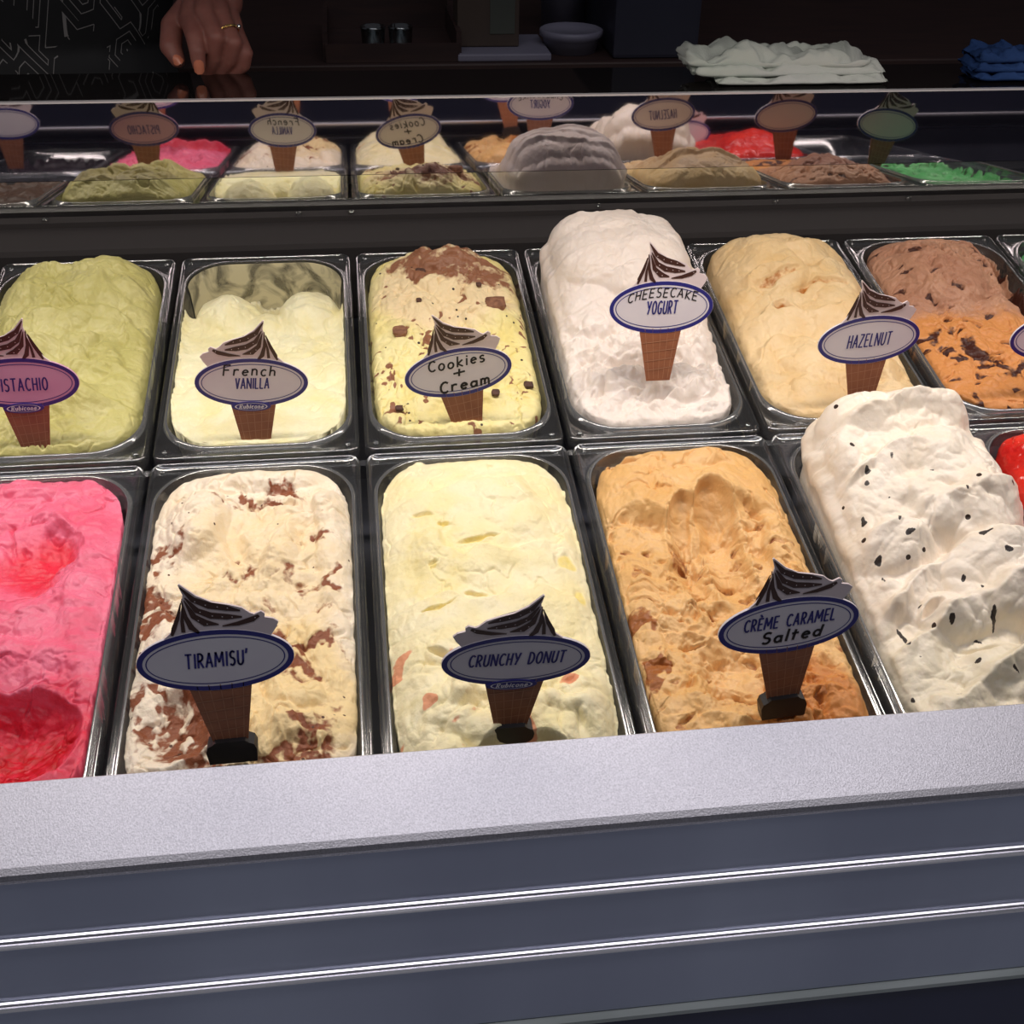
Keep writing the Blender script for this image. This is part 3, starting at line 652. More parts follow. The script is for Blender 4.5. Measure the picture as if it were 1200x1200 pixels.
# raspberry
F = Field(225, 430, 10, HBF); F.h = .004-.004*F.t
F.dome(-.6, .4, .6, 1.0, .014); F.dome(.75, .2, .3, 1.6, .012); F.dome(.1, .95, .9, .25, .012)
F.bil(17, .013); F.dig(.15, .42, .5, .62, -.010, 10, lip=.002); F.dig(.35, .50, .32, .35, -.013, 0); F.rough(60, .0035, F.blob(.2, .3, .5, .9)); F.dome(.0, -.30, .5, .35, .008, -20); F.saw(70, .045, .006, sst(.1, -.3, F.t), .5)
F.dig(.25, -.62, .70, .55, -.026, 20, lip=.003); F.rough(60, .005, F.blob(.3, -.6, .6, .5)); F.rough(30, .003)
dd = sst(.004, -.012, F.h); F.tint = np.maximum(.85*dd, .65*sst(-.05, -.5, F.t+.15*fbm(F.X*22, F.Y*22, 3, 5))); F.rip = .55*sst(-.25, -.6, F.t)*sst(.0, -.014, F.h)  # redder hollows and front: partly shade painted into the tint
finish(F, 'raspberry_ice_cream', gelato_mat('raspberry_gelato', (240, 124, 152), (234, 98, 128), (190, 16, 28), (226, 52, 74), gloss=.26, bump=.5), 'glossy pink ice cream turning red, partly painted shade, towards the front rail', (0, 0), edge=.001, hump=.006)
# tiramisu
F = Field(225, 430, 11, HBF); F.h = .006+0*F.t
F.dome(-.55, .60, .34, .60, .024, 0); F.dome(.1, .90, 1.0, .22, .022, 5); F.dome(.85, .30, .26, 1.3, .018, 0); F.dome(.80, .66, .22, .35, .026); F.dome(-.8, -.1, .25, .9, .014); F.dome(.3, .35, .30, .85, .012, -15, p=.8); F.dome(.45, -.55, .45, .75, .014, -8, p=.8)
F.bil(22, .012); F.rough(60, .006, .4+0*F.t); F.dig(-.15, .42, .20, .60, .002, 10); F.dig(-.62, -.62, .42, .40, -.010, -20, lip=.005, steep=.02); F.dig(.30, .70, .30, .10, .006, -20)
F.saw(20, .012, .0018, F.blob(.4, -.5, .5, .8), .3)
r = fbm(F.wx*38, F.wy*30, 4, 21); vein = sst(.32, .06, np.abs(r))*sst(-.35, .05, fbm(F.X*16+2, F.Y*16, 2, 25))*(.7+.5*fbm(F.X*120, F.Y*120, 3, 2))
zone = F.blob(-.75, .15, .40, .85)+F.blob(.05, .78, .55, .26)+F.blob(-.3, .25, .4, .3)+F.blob(.55, .05, .3, 1.1, -10)+F.blob(-.35, -.65, .35, .5, 20)+F.blob(.5, -.8, .35, .4)+F.blob(.75, -.35, .25, .5)+F.blob(.0, .05, .5, .2, 30)
zone = zone+F.blob(-.85, -.3, .2, .8)+F.blob(.2, -.35, .5, .12, -20)
F.h -= .004*vein*np.clip(zone, 0, 1); F.rip = np.clip(1.05*vein*np.clip(zone, 0, 1)+F.blob(-.30, -.60, .10, .42, 25, 1.4)*.8, 0, 1); F.tint = np.clip(F.blob(.1, .2, .8, 1.2)*.55+F.blob(.4, -.5, .7, .8), 0, 1)
F.dig(-.07, -.90, .34, .16, -.012)
finish(F, 'tiramisu_ice_cream', gelato_mat('tiramisu_gelato', (248, 234, 212), (244, 226, 196), (142, 82, 52), (242, 216, 162), flecks=.10, fleck_col=(.10, .04, .02), fscale=150, gloss=.36, bump=.7), 'cream ice cream with brown coffee ripple and a scooped hollow', (1, 0), bulge=.002, edge=-.003, hump=.008)
FT = F
# crunchy donut
F = Field(225, 430, 12, HBF); F.h = .014+0*F.t
F.dome(-.55, .25, .36, .95, .018, -4, p=.7); F.dome(.15, .55, .75, .9, .022, 0, p=.4); F.dome(.1, .95, .9, .25, .020); F.dome(.3, -.10, .6, .4, .018); F.dome(-.5, -.62, .5, .45, .020); F.dome(.6, -.66, .55, .5, .022); F.dome(.1, -.75, .4, .4, .012)
fr = sst(-.15, -.4, F.t); F.bil(12, .009); F.saw(95, .06, .006, 1-fr, .7); F.bil(24, .016, fr)
for x, y, rx, ry in ((-.05, .33, .16, .035), (-.62, .5, .10, .03), (-.40, .46, .08, .02), (.10, .72, .2, .03), (-.10, -.02, .08, .03), (-.55, .12, .06, .02), (-.5, -.08, .2, .02), (.35, -.22, .08, .03), (.85, .15, .06, .12), (.88, -.05, .06, .12)):
    F.h -= .0038*F.blob(x, y, rx, ry, 5, 1.4)
    F.tint = np.maximum(F.tint, .7*F.blob(x, y, rx, ry, 5, 1))
F.dig(-.3, -.45, .5, .05, .004, -35)
pk = sst(.35, .55, perlin(F.wx*48, F.wy*48, 3))*fr
F.tint = np.maximum(F.tint, .35*F.blob(-.5, .2, .4, .8)); F.rip = .75*pk
F.dig(.04, -.90, .36, .17, -.012)
finish(F, 'crunchy_donut_ice_cream', gelato_mat('donut_gelato', (247, 236, 196), (244, 230, 176), (230, 160, 120), (238, 216, 124), gloss=.4), 'smooth pale yellow ice cream filling the middle tub of the near row', (2, 0), hump=.008, bulge=.002, edge=-.001, micro=.45)
# creme caramel
F = Field(225, 430, 13, HBF); F.h = .002+0*F.t; bk = sst(.36, .46, F.t+.10*np.cos(F.s*5.0+.4)+.04*fbm(F.X*40, F.Y*40, 3, 3))
F.h += .016*bk; F.dome(.25, .88, .55, .3, .026); F.dome(.8, .1, .25, 1.4, .018); F.dome(-.8, -.1, .22, 1.2, .010); F.dome(.8, -.72, .35, .4, .016)
F.dig(-.2, .20, .24, .75, -.012, -4, lip=.002, warp=.2); F.dig(.14, .24, .26, .85, -.015, -2, lip=.003, warp=.15); F.dig(-.15, -.55, .42, .70, -.012, -8)
F.h -= .035*F.blob(-.72, .93, .35, .14); F.bil(20, .010); F.rough(62, .0095, (1-bk)*(.35+.65*sst(.1, .3, np.abs(F.s-.05)))); F.saw(75, .018, .003, (1-bk)*sst(.1, -.1, F.t), .5)
hs = F.holes(60, .40, .004, (1-bk)); F.tint = .8*sst(.2, -.4, F.t)*F.blob(.5, -.75, .5, .7); F.rip = np.clip(.5*hs+.8*F.blob(-.9, -.35, .14, .5, 0, 1.5)*sst(-.1, .2, fbm(F.X*50, F.Y*50, 3, 1))+.55*F.blob(-.35, .22, .12, .2), 0, 1)
F.dig(.0, -.86, .34, .16, -.012)
finish(F, 'creme_caramel_ice_cream', gelato_mat('caramel_gelato', (234, 190, 130), (226, 176, 108), (160, 96, 46), (204, 132, 66), gloss=.38), 'tan caramel ice cream with long scooped grooves and a shelf behind', (3, 0), edge=-.004, hump=.007)
# stracciatella
F = Field(225, 430, 14, HBF); F.h = .010+.050*sst(-.5, .7, F.t)*(1-.30*F.s**2)
F.dome(.0, .85, .85, .55, .074, 0, p=.5); F.dome(-.75, .55, .4, .45, .056); F.dome(.35, .35, .75, .75, .062, 0); F.dome(-.5, .05, .5, .35, .040); F.dome(.5, -.15, .7, .6, .046, 10); F.dome(-.2, -.35, .4, .3, .030); F.dome(-.75, -.2, .3, .35, .026); F.dome(.2, -.65, .8, .35, .026); F.dome(-.5, -.75, .5, .3, .016); F.dome(.8, -.85, .5, .3, .022)
F.bil(17, .014); F.saw(105, .045, .010, 1.0, .55, curve=.25, sharp=.25); F.dig(-.45, -.33, .22, .07, .012, 30); F.dig(-.25, -.52, .3, .07, .006, -20); F.dig(.55, -.55, .45, .08, .012, 30)
F.rip = .9*sst(.60, .66, perlin(F.X*95, F.Y*95, 17))*sst(.75, .2, F.t+.2*fbm(F.X*20, F.Y*20, 2, 8)); F.tint = .5*sst(-.1, -.6, F.t)
finish(F, 'stracciatella_ice_cream', gelato_mat('stracciatella_gelato', (242, 230, 214), (236, 222, 202), (52, 44, 40), (222, 212, 178), flecks=.10, fscale=75, gloss=.34, bump=.3), 'tallest white ice cream heap with dark chocolate flecks near the right edge', (4, 0), bulge=.012, env=8, micro=.35)
# red
F = Field(225, 430, 15, HBF); F.h = .010+.012*sst(-.2, .9, F.t)*(1-.5*F.s**2); F.dome(-.1, .6, .8, .7, .034); F.bil(15, .008)
finish(F, 'red_fruit_ice_cream', gelato_mat('red_fruit_gelato', (222, 58, 44), (190, 30, 26), (120, 10, 12), (200, 30, 30), gloss=.12, bump=.1), 'glossy red fruit ice cream at the right edge behind the tall white heap', (5, 0))

where = {(-1, 1): 'clear tub of dark ice cream left of the green one in the back row', (0, 1): 'clear tub holding the green ice cream, back row',
 (1, 1): 'clear tub of pale yellow vanilla with bare wall at the back', (2, 1): 'clear tub around the yellow ice cream with brown top, back row', (3, 1): 'clear tub under the tall white yogurt heap',
 (4, 1): 'clear tub around the beige hazelnut ice cream', (5, 1): 'clear tub around the rough brown ice cream, back row', (6, 1): 'clear tub of green mint ice cream at the right edge',
 (-1, 0): 'clear tub of very dark ice cream left of the pink one', (0, 0): 'clear tub holding the pink ice cream, near row', (1, 0): 'clear tub around the cream and coffee ripple ice cream',
 (2, 0): 'clear tub around the pale yellow ice cream in the near row', (3, 0): 'clear tub around the tan caramel ice cream', (4, 0): 'clear tub under the tall white flecked heap',
 (5, 0): 'clear tub around the glossy red ice cream', (6, 0): 'empty clear tub at the right end of the near row, seen in the mirror'}
for (c_, r_), lb in where.items(): tub(c_, r_, lb)
# thin smears left on the inside of the scooped-out vanilla tub
SMEAR = clear_mat('smear', (.9, .9, .85), .05, .4); nt = SMEAR.node_tree
out = [n for n in nt.nodes if n.type == 'OUTPUT_MATERIAL'][0]; src = out.inputs[0].links[0].from_socket
db = N(SMEAR, 'ShaderNodeBsdfPrincipled'); db.inputs['Base Color'].default_value = (*lin((214, 206, 170)), 1); db.inputs['Roughness'].default_value = .5
tc = N(SMEAR, 'ShaderNodeTexCoord'); nz = N(SMEAR, 'ShaderNodeTexNoise'); nz.inputs['Scale'].default_value = 34; nz.inputs['Detail'].default_value = 6; nz.inputs['Distortion'].default_value = 1.2
mr = N(SMEAR, 'ShaderNodeMapRange'); mr.inputs[1].default_value = .40; mr.inputs[2].default_value = .56; mr.inputs[3].default_value = .22; mr.inputs[4].default_value = .95
ms = N(SMEAR, 'ShaderNodeMixShader'); nt.links.new(tc.outputs['Object'], nz.inputs['Vector']); nt.links.new(nz.outputs[0], mr.inputs[0]); nt.links.new(mr.outputs[0], ms.inputs[0])
nt.links.new(src, ms.inputs[1]); nt.links.new(db.outputs[0], ms.inputs[2]); nt.links.new(ms.outputs[0], out.inputs[0])
van = bpy.data.objects['french_vanilla_ice_cream']
LL = []
for hx_, hy_, r_, z_ in ((.0752, .1452, .040, -.0005), (.0738, .1438, .039, -.008), (.0708, .1408, .036, -.068)):
    P_ = [p for p in rrect(hx_, hy_, r_, z_) if p[1] > .04]; LL.append(P_)
n_ = len(LL[0]); V_ = [p for l in LL for p in l]
# the corner arcs come right first, then left: one open strip from the right wall round to the left wall
Fs_ = [(k*n_+i, k*n_+i+1, (k+1)*n_+i+1, (k+1)*n_+i) for k in range(2) for i in range(n_-1)]
pydata('smear', V_, Fs_, SMEAR, van, True)

def chunk(name, parent, F, s, t, r, m, seed, lift=.4):
    i = int((t+1)/2*(F.h.shape[0]-1)); j = int((s+1)/2*(F.h.shape[1]-1)); c = (F.Xf[i, j], F.Yf[i, j], F.hf[i, j]+r*lift)
    rr = random.Random(seed); bm = bmesh.new(); vs = bmesh.ops.create_icosphere(bm, subdivisions=2, radius=1)['verts']
    kx, ky = rr.uniform(.8, 1.2), rr.uniform(.8, 1.2)
    for v in vs:
        q = Vector([math.copysign(abs(a)**.6, a) for a in v.co])*(1+rr.uniform(-.14, .14)); v.co = Vector((q.x*r*kx+c[0], q.y*r*ky+c[1], q.z*r*.55+c[2]))
    return obj(name, bm, m, parent)
CKM = noise_mat('cookie_crumb', (.30, .14, .075), (.17, .07, .04), 220, .8, bump=.8)
CKD = noise_mat('dark_cookie_crumb', (.06, .03, .022), (.11, .05, .035), 220, .7, bump=.8)
ck = bpy.data.objects['cookies_and_cream_ice_cream']
for k, (s_, t_, r_, d_) in enumerate(((.62, .20, .0085, 0), (-.28, .62, .006, 1), (-.62, .0, .006, 0), (.45, .42, .003, 1), (-.72, -.78, .004, 1), (.85, -.62, .004, 1), (.42, -.72, .0035, 1), (-.35, .25, .003, 1))):
    chunk('cookie_chunk', ck, FC, s_, t_, r_, CKD if d_ else CKM, k)

# ------------------------------------------------------------------ the signs
sign('pink oval sign reading PISTACHIO with ice cream swirl in the green ice cream', 24, 449, .023, 2, 0, [pt('PISTACHIO', -.01, .12, .44)], flip=True, badge=True, pink=True)
sign('white oval sign reading French VANILLA in the pale yellow ice cream', 295, 448, .019, 4, -2, [hw('French', .125, .10, .45, -.02), pt('VANILLA', -.005, .105, .29)], flip=True, badge=True)
sign('white oval sign reading Cookies + Cream in black marker', 537, 436, .027, 3, 9, [hw('Cookies', .115, .105, .52, -.01, .0085, rot=2), hw('+', .0, .085, .10, 0, .010, wob=0), hw('Cream', -.125, .105, .46, .03, .0105, rot=2)])
sign('white oval sign reading CHEESECAKE YOGURT in the tall white heap', 775, 360, .054, -9, 0, [hw('CHEESECAKE', .145, .085, .66, .0, .0055, m=MARK, arcb=-.05), pt('YOGURT', .0, .12, .29)])
sign('white oval sign reading HAZELNUT in the beige ice cream', 1018, 398, .024, 1, 4, [pt('HAZELNUT', .0, .13, .42)])
sign('blank-looking oval sign cut by the right edge beside the brown ice cream', 1241, 393, .026, 0, 4, [])
sign('shaded oval sign reading TIRAMISU standing at the front rail', 253, 773, -.318, 0, 1.5, [pt("TIRAMISU'", .01, .115, .39)], clip=True)
sign('shaded oval sign reading CRUNCHY DONUT standing at the front rail', 605, 773, -.324, 10, -1, [pt('CRUNCHY DONUT', .02, .115, .64)], flip=True, badge=True, clip=True)
sign('shaded oval sign reading CREME CARAMEL Salted at the front rail', 924, 732, -.310, 3, 6, [pt('CR`EME CARAMEL', .05, .105, .64), hw('Salted', -.09, .10, .42, .02, .0095)], clip=True)
sign('oval sign cut by the right edge beside the tall white flecked heap', 1267, 668, -.205, 0, 4, [])
sign('oval sign in the pink ice cream, seen only in the mirror', 0, 0, 0, 0, 0, [], loc=(-.462, -.20, .060))
sign('oval sign in the very dark ice cream, seen only in the mirror', 0, 0, 0, 0, 0, [], loc=(-.665, -.16, .030))
sign('tilted oval sign in the green mint ice cream, seen only in the mirror', 0, 0, 0, 0, -8, [], loc=(.585, .05, .060))

# ------------------------------------------------------------------ cloths on the shelf
def cloth(name, m, layers, seed, label, origin):
    V, Fc = [], []; nx, nc = 90, 48
    for li, (x0, x1, y0, y1, z0, th, skew) in enumerate(layers):
        b = len(V)
        for i in range(nx+1):
            u = i/nx; e = min(1.0, math.sqrt(max(0, 1-(2*u-1)**14))+.02)
            for j in range(nc):
                a = 2*math.pi*j/nc; cx_, cz_ = math.cos(a), math.sin(a)
                px_ = math.copysign(abs(cx_)**.5, cx_); pz_ = math.copysign(abs(cz_)**.8, cz_)
                yc = (y0+y1)/2; hy = (y1-y0)/2*(.82+.18*e)
                y = yc+hy*px_+skew*(u-.5)
                wv = float(fbm(np.array(u*5.0+seed), np.array(y*40.0+li*3), 3, seed+li))
                wv2 = float(perlin(np.array(u*13.0+y*60), np.array(y*90+li*9.0), seed+li+3))
                lift = max(0, pz_)
                z = z0+th/2+th/2*pz_*e+lift*(.016*wv+.005*wv2)*th/.012
                if li == 0 and pz_ < 0: z = z0+th/2+th/2*pz_*e
                x = x0+(x1-x0)*u+.006*float(perlin(np.array(y*70+li*5.0), np.array(z*100), seed+9))*(1 if 0 < u < 1 else 1)
                V.append((x-origin[0], y-origin[1]+.0025*wv, max(z, .18755)-origin[2]))
        for i in range(nx):
            for j in range(nc): k = (j+1) % nc; Fc.append((b+i*nc+j, b+(i+1)*nc+j, b+(i+1)*nc+k, b+i*nc+k))
        Fc.append([b+j for j in range(nc)]); Fc.append([b+nx*nc+j for j in range(nc)][::-1])
    o = pydata(name, V, Fc, m, None, True); o.location = origin; tag(o, label, 'cloth'); return o
def cloth_mat(name, c1, c2):
    m = noise_mat(name, c1, c2, 9, 0.9, spec=.1); nt = m.node_tree; b = nt.nodes['Principled BSDF']
    wv = N(m, 'ShaderNodeTexNoise'); wv.inputs['Scale'].default_value = 700; tc = N(m, 'ShaderNodeTexCoord'); nt.links.new(tc.outputs['Object'], wv.inputs['Vector'])
    bp = N(m, 'ShaderNodeBump'); bp.inputs['Strength'].default_value = .5; bp.inputs['Distance'].default_value = .0008
    nt.links.new(wv.outputs[0], bp.inputs['Height']); nt.links.new(bp.outputs[0], b.inputs['Normal']); return m
CLW = cloth_mat('white_cotton', (.58, .64, .58), (.66, .68, .66)); CLB = cloth_mat('blue_cotton', (.02, .05, .16), (.035, .08, .24))
a = on_z(806, 98, .188); b = on_z(1041, 98, .188)
cloth('folded_cloth', CLW, [(a.x+.030, b.x, .430, .488, .1880, .008, .0), (a.x+.006, b.x-.004, .438, .500, .1945, .011, .004), (a.x-.001, b.x-.022, .444, .504, .2015, .016, -.010)], 3, 'folded white cotton cloth lying on the black shelf', (a.x+.10, .46, .188))
a = on_z(1150, 102, .188)
cloth('blue_cloth', CLB, [(a.x+.004, a.x+.15, .432, .49, .1880, .010, 0), (a.x, a.x+.14, .434, .488, .1965, .012, 0), (a.x+.003, a.x+.13, .436, .486, .2065, .013, .004)], 12, 'crumpled blue cloth on the black shelf at the right edge', (a.x+.07, .46, .188))

# ------------------------------------------------------------------ person behind the shelf
def capsules(bm, A, B, r0, r1, seg=16, rings=6):
    A, B = Vector(A), Vector(B); d = (B-A); L = d.length or 1e-6; q = d.to_track_quat('Z', 'Y')
    prof = [(r0*math.cos(t), -r0*math.sin(t)) for t in [math.pi/2*(1-i/rings) for i in range(rings+1)]][0:]
    prof = [(max(r, 1e-5), z) for r, z in prof]+[(max(r1*math.cos(t), 1e-5), L+r1*math.sin(t)) for t in [math.pi/2*i/rings for i in range(rings+1)]]
    R_ = []
    for r, z in prof: R_.append([bm.verts.new(A+q @ Vector((r*math.cos(2*math.pi*i/seg), r*math.sin(2*math.pi*i/seg), z))) for i in range(seg)])
    for x, y in zip(R_, R_[1:]):
        for i in range(seg): bm.faces.new((x[i], x[(i+1) % seg], y[(i+1) % seg], y[i]))
    bm.faces.new(R_[0][::-1]); bm.faces.new(R_[-1])
def ellip(bm, c, r, rot=None):
    g = bmesh.ops.create_icosphere(bm, subdivisions=3, radius=1.0)['verts']
    for v in g:
        p = Vector((v.co.x*r[0], v.co.y*r[1], v.co.z*r[2]))
        if rot: p = rot @ p
        v.co = p+Vector(c)
def remeshed(name, bm, voxel, m, parent, sm=4):
    me = bpy.data.meshes.new(name+'_raw'); bm.to_mesh(me); bm.free()
    o = bpy.data.objects.new(name+'_raw', me); COL.objects.link(o)
    r = o.modifiers.new('r', 'REMESH'); r.mode = 'VOXEL'; r.voxel_size = voxel; r.use_smooth_shade = True
    s = o.modifiers.new('s', 'SMOOTH'); s.factor = .5; s.iterations = sm
    dg = bpy.context.evaluated_depsgraph_get(); ev = o.evaluated_get(dg)
    m2 = bpy.data.meshes.new_from_object(ev); COL.objects.unlink(o); bpy.data.objects.remove(o)
    m2.materials.clear()
    return link(name, m2, m, parent, True)
SKIN = noise_mat('skin', (.33, .13, .105), (.27, .10, .08), 60, .5, bump=.3); SKIN.node_tree.nodes['Principled BSDF'].inputs['Subsurface Weight'].default_value = .15
NAIL_LIT = mat('lit_nail', (.66, .22, .13), .25)  # orange light on the fingertips is put into this colour
P = lambda x, y, Y: on_y(x, y, Y)
per = empty('person', (-.50, .80, -.95)); tag(per, 'person in a black patterned blouse resting one hand on the black shelf', 'person')
def par(o): o.parent = per; o.matrix_parent_inverse = Matrix.Translation((.50, -.80, .95)); return o
bm = bmesh.new()
wrist = P(243, -40, .60); 
kn = {'index': P(222, 22, .535), 'middle': P(240, 14, .530), 'ring': P(258, 18, .535), 'pinky': P(272, 30, .545)}
palmc = P(246, 2, .565)
for k, v in kn.items(): capsules(bm, wrist+(v-wrist)*.15, v, .017, .0118)
ellip(bm, palmc, (.036, .024, .026))
def finger(p, rr):
    for i in range(len(p)-1): capsules(bm, p[i], p[i+1], rr[i], rr[i+1])
finger([kn['index'], P(228, 42, .512), P(231, 60, .503), P(233, 76, .501)], [.0112, .0100, .0088, .0074])
finger([kn['middle'], P(253, 44, .510), P(251, 66, .515), P(243, 84, .524)], [.0116, .0100, .0090, .0078])
finger([kn['ring'], P(274, 50, .514), P(269, 70, .519), P(259, 84, .527)], [.0110, .0096, .0086, .0076])
finger([kn['pinky'], P(287, 62, .522), P(285, 76, .524), P(274, 85, .528)], [.0102, .0088, .0080, .0072])
finger([P(228, 2, .565), P(202, 30, .545), P(200, 54, .525), P(208, 70, .516)], [.0150, .0125, .0120, .0085])
sh = Vector((-.36, .86, .43)); el_ = Vector((-.30, .74, .30))
wr2 = wrist
capsules(bm, wr2, Vector((-.30, .70, .36)), .024, .036); capsules(bm, Vector((-.30, .70, .36)), sh, .038, .046)
capsules(bm, sh, Vector((-.54, .86, .46)), .046, .06); capsules(bm, Vector((-.54, .86, .46)), Vector((-.54, .85, .58)), .058, .052)
ellip(bm, (-.54, .83, .68), (.074, .092, .112)); ellip(bm, (-.54, .775, .62), (.045, .04, .05))
capsules(bm, (-.54, .735, .685), (-.54, .722, .655), .010, .014)     # nose
for sx in (-1, 1): ellip(bm, (-.54+sx*.076, .84, .675), (.008, .018, .030))
par(remeshed('body', bm, .0018, SKIN, None, 2))
def lit_nail(A, B, r):
    A, B = Vector(A), Vector(B); d = (B-A).normalized(); c = B+d*.001; to = (CAM-c).normalized(); n = (to-d*to.dot(d)).normalized(); s = d.cross(n)
    Vv, Ff = [], []
    for i in range(7):
        for j in range(7):
            a = (j-3)/3*.95; l = (i-3)/3; ww = math.sqrt(max(0, 1-max(0, abs(l)-.35)**2*2.0))
            Vv.append(c+d*(l*r*.95)+s*(math.sin(a*ww)*r*.86)+n*(math.cos(a*ww)*r*1.0+.0006-.0025*max(0, l)))
    for i in range(6):
        for j in range(6): Ff.append((i*7+j, i*7+j+1, (i+1)*7+j+1, (i+1)*7+j))
    par(pydata('fingernail', Vv, Ff, NAIL_LIT, None, True))
lit_nail(P(231, 60, .503), P(233, 77, .501), .0078); lit_nail(P(201, 58, .523), P(208, 70, .516), .0082)
GOLD = mat('gold', (.85, .55, .18), .18, 1.0); bm = bmesh.new()
rc = P(276, 52, .515); ax = (P(272, 50, .514)-kn['ring']).normalized(); q = ax.to_track_quat('Z', 'Y'); Rr = []
rc = kn['ring'].lerp(P(272, 50, .514), .62)
for i in range(36):
    a = 2*math.pi*i/36
    Rr.append([bm.verts.new(rc+q @ Vector(((.0122+.0011*math.cos(t))*math.cos(a), (.0122+.0011*math.cos(t))*math.sin(a), .0014*math.sin(t)))) for t in [2*math.pi*j/8 for j in range(8)]])
for i in range(36):
    for j in range(8): bm.faces.new((Rr[i][j], Rr[(i+1) % 36][j], Rr[(i+1) % 36][(j+1) % 8], Rr[i][(j+1) % 8]))
bmesh.ops.recalc_face_normals(bm, faces=bm.faces); rg = par(obj('finger_ring', bm, GOLD, None, True)); rg['label'] = 'gold ring with small stone'
bm = bmesh.new(); ellip(bm, rc+q @ Vector((.010, .010, .001)), (.0026, .0026, .0026)); par(obj('ring_stone', bm, mat('clear_stone', (.9, .9, .9), .05, 1.0), None))
# blouse: closed torso with sleeve
m = mat('black_blouse_with_zigzag_print', (.008, .008, .009), .8); nt = m.node_tree; L = nt.links.new
tc = N(m, 'ShaderNodeTexCoord'); mp = N(m, 'ShaderNodeMapping'); mp.inputs['Scale'].default_value = (26, 26, 17); mp.inputs['Rotation'].default_value = (.2, .3, .5)
nz = N(m, 'ShaderNodeTexNoise'); nz.inputs['Scale'].default_value = 1.4
L(tc.outputs['Object'], mp.inputs[0])
vo = N(m, 'ShaderNodeTexVoronoi', feature='F1', distance='MANHATTAN'); vo.inputs['Scale'].default_value = 1.0; L(mp.outputs[0], vo.inputs['Vector'])
mm = N(m, 'ShaderNodeMath', operation='MULTIPLY'); mm.inputs[1].default_value = 3.4; L(vo.outputs['Distance'], mm.inputs[0])
fr_ = N(m, 'ShaderNodeMath', operation='FRACT'); L(mm.outputs[0], fr_.inputs[0])
lt = N(m, 'ShaderNodeMath', operation='LESS_THAN'); lt.inputs[1].default_value = .12; L(fr_.outputs[0], lt.inputs[0])
n2 = N(m, 'ShaderNodeTexNoise'); n2.inputs['Scale'].default_value = 16; L(tc.outputs['Object'], n2.inputs['Vector'])
gt = N(m, 'ShaderNodeMath', operation='GREATER_THAN'); gt.inputs[1].default_value = .50; L(n2.outputs[0], gt.inputs[0])
mu = N(m, 'ShaderNodeMath', operation='MULTIPLY'); L(lt.outputs[0], mu.inputs[0]); L(gt.outputs[0], mu.inputs[1])
mx = N(m, 'ShaderNodeMix', data_type='RGBA'); L(mu.outputs[0], mx.inputs[0]); mx.inputs[6].default_value = (.008, .008, .009, 1); mx.inputs[7].default_value = (.20, .19, .185, 1)
L(mx.outputs[2], nt.nodes['Principled BSDF'].inputs['Base Color'])
bm = bmesh.new()
ellip(bm, (-.56, .80, .30), (.19, .125, .24)); ellip(bm, (-.56, .80, .02), (.185, .13, .28)); ellip(bm, (-.56, .80, -.20), (.20, .14, .25))
capsules(bm, (-.40, .84, .42), (-.70, .84, .42), .075, .075); capsules(bm, sh, (-.33, .76, .385), .066, .055); capsules(bm, (-.74, .84, .40), (-.80, .78, .14), .066, .055)
bl = par(remeshed('blouse', bm, .006, m, None, 4)); bl['label'] = 'black blouse with pale zigzag print'
bm = bmesh.new()
for s_ in (-.65, -.47): capsules(bm, (s_, .80, -.30), (s_, .80, -.88), .10, .062); ellip(bm, (s_, .76, -.905), (.05, .12, .045))
par(remeshed('trousers', bm, .01, mat('black_trousers', (.01, .01, .012), .8), None, 2))
bm = bmesh.new(); ellip(bm, (-.54, .855, .70), (.086, .092, .115)); ellip(bm, (-.54, .90, .62), (.08, .06, .09)); par(remeshed('hair', bm, .006, mat('dark_hair', (.02, .012, .01), .6), None, 2))

# ------------------------------------------------------------------ back bench with dim things on it
BEN = noise_mat('dark_wood', (.032, .017, .016), (.048, .024, .020), 9, .5, stretch=(1, 8, 8))
YB = 1.10; zb = on_y(600, 74, YB).z
bench = empty('back_bench', (0.2, 1.45, -.95)); tag(bench, 'dark wooden bench along the back wall behind the shelf', 'bench')
def bp_(o): o.parent = bench; o.matrix_parent_inverse = Matrix.Translation((-.2, -1.45, .95)); return o
bp_(box('bench_top', (-2.2, YB, zb-.035), (2.6, 1.85, zb), BEN, None, .003)); bp_(box('bench_body', (-2.15, YB+.03, -.95), (2.55, 1.82, zb-.0352), BEN))
def xat(px, Y=YB+.05): return on_y(px, 60, Y).x
# shallow wooden tray with glasses
tx0, tx1 = xat(382), xat(536)
tr = empty('wooden_tray', ((tx0+tx1)/2, YB+.13, zb)); tag(tr, 'shallow dark wooden tray holding two small glasses on the back bench', 'tray')
hw_ = (tx1-tx0)/2
box('tray_base', (-hw_, -.11, .0005), (hw_, .11, .008), BEN, tr); box('tray_front', (-hw_, -.118, 0.0005), (hw_, -.111, .028), BEN, tr); box('tray_back', (-hw_, .111, 0.0005), (hw_, .118, .060), BEN, tr)
for s_ in (-1, 1): box('tray_side', (s_*hw_-.004, -.11, .0005) if s_ > 0 else (-hw_-.004, -.11, .0005), (s_*hw_+.004, .11, .045), BEN, tr)
for i, px in enumerate((438, 470)):
    bm = bmesh.new(); lathe_bm(bm, [(.016, 0), (.018, .004), (.020, .03), (.021, .034), (.019, .034), (.0175, .006)], 24)
    g = obj('small_glass', bm, clear_mat('glass_%d' % i, (.8, .85, .85), .15, .05), None, True); g.location = (xat(px, YB+.08), YB+.08, zb+.0085)
    tag(g, ['small clear glass in the tray, left one', 'small clear glass in the tray, right one'][i], 'glass', 'glasses in the tray')
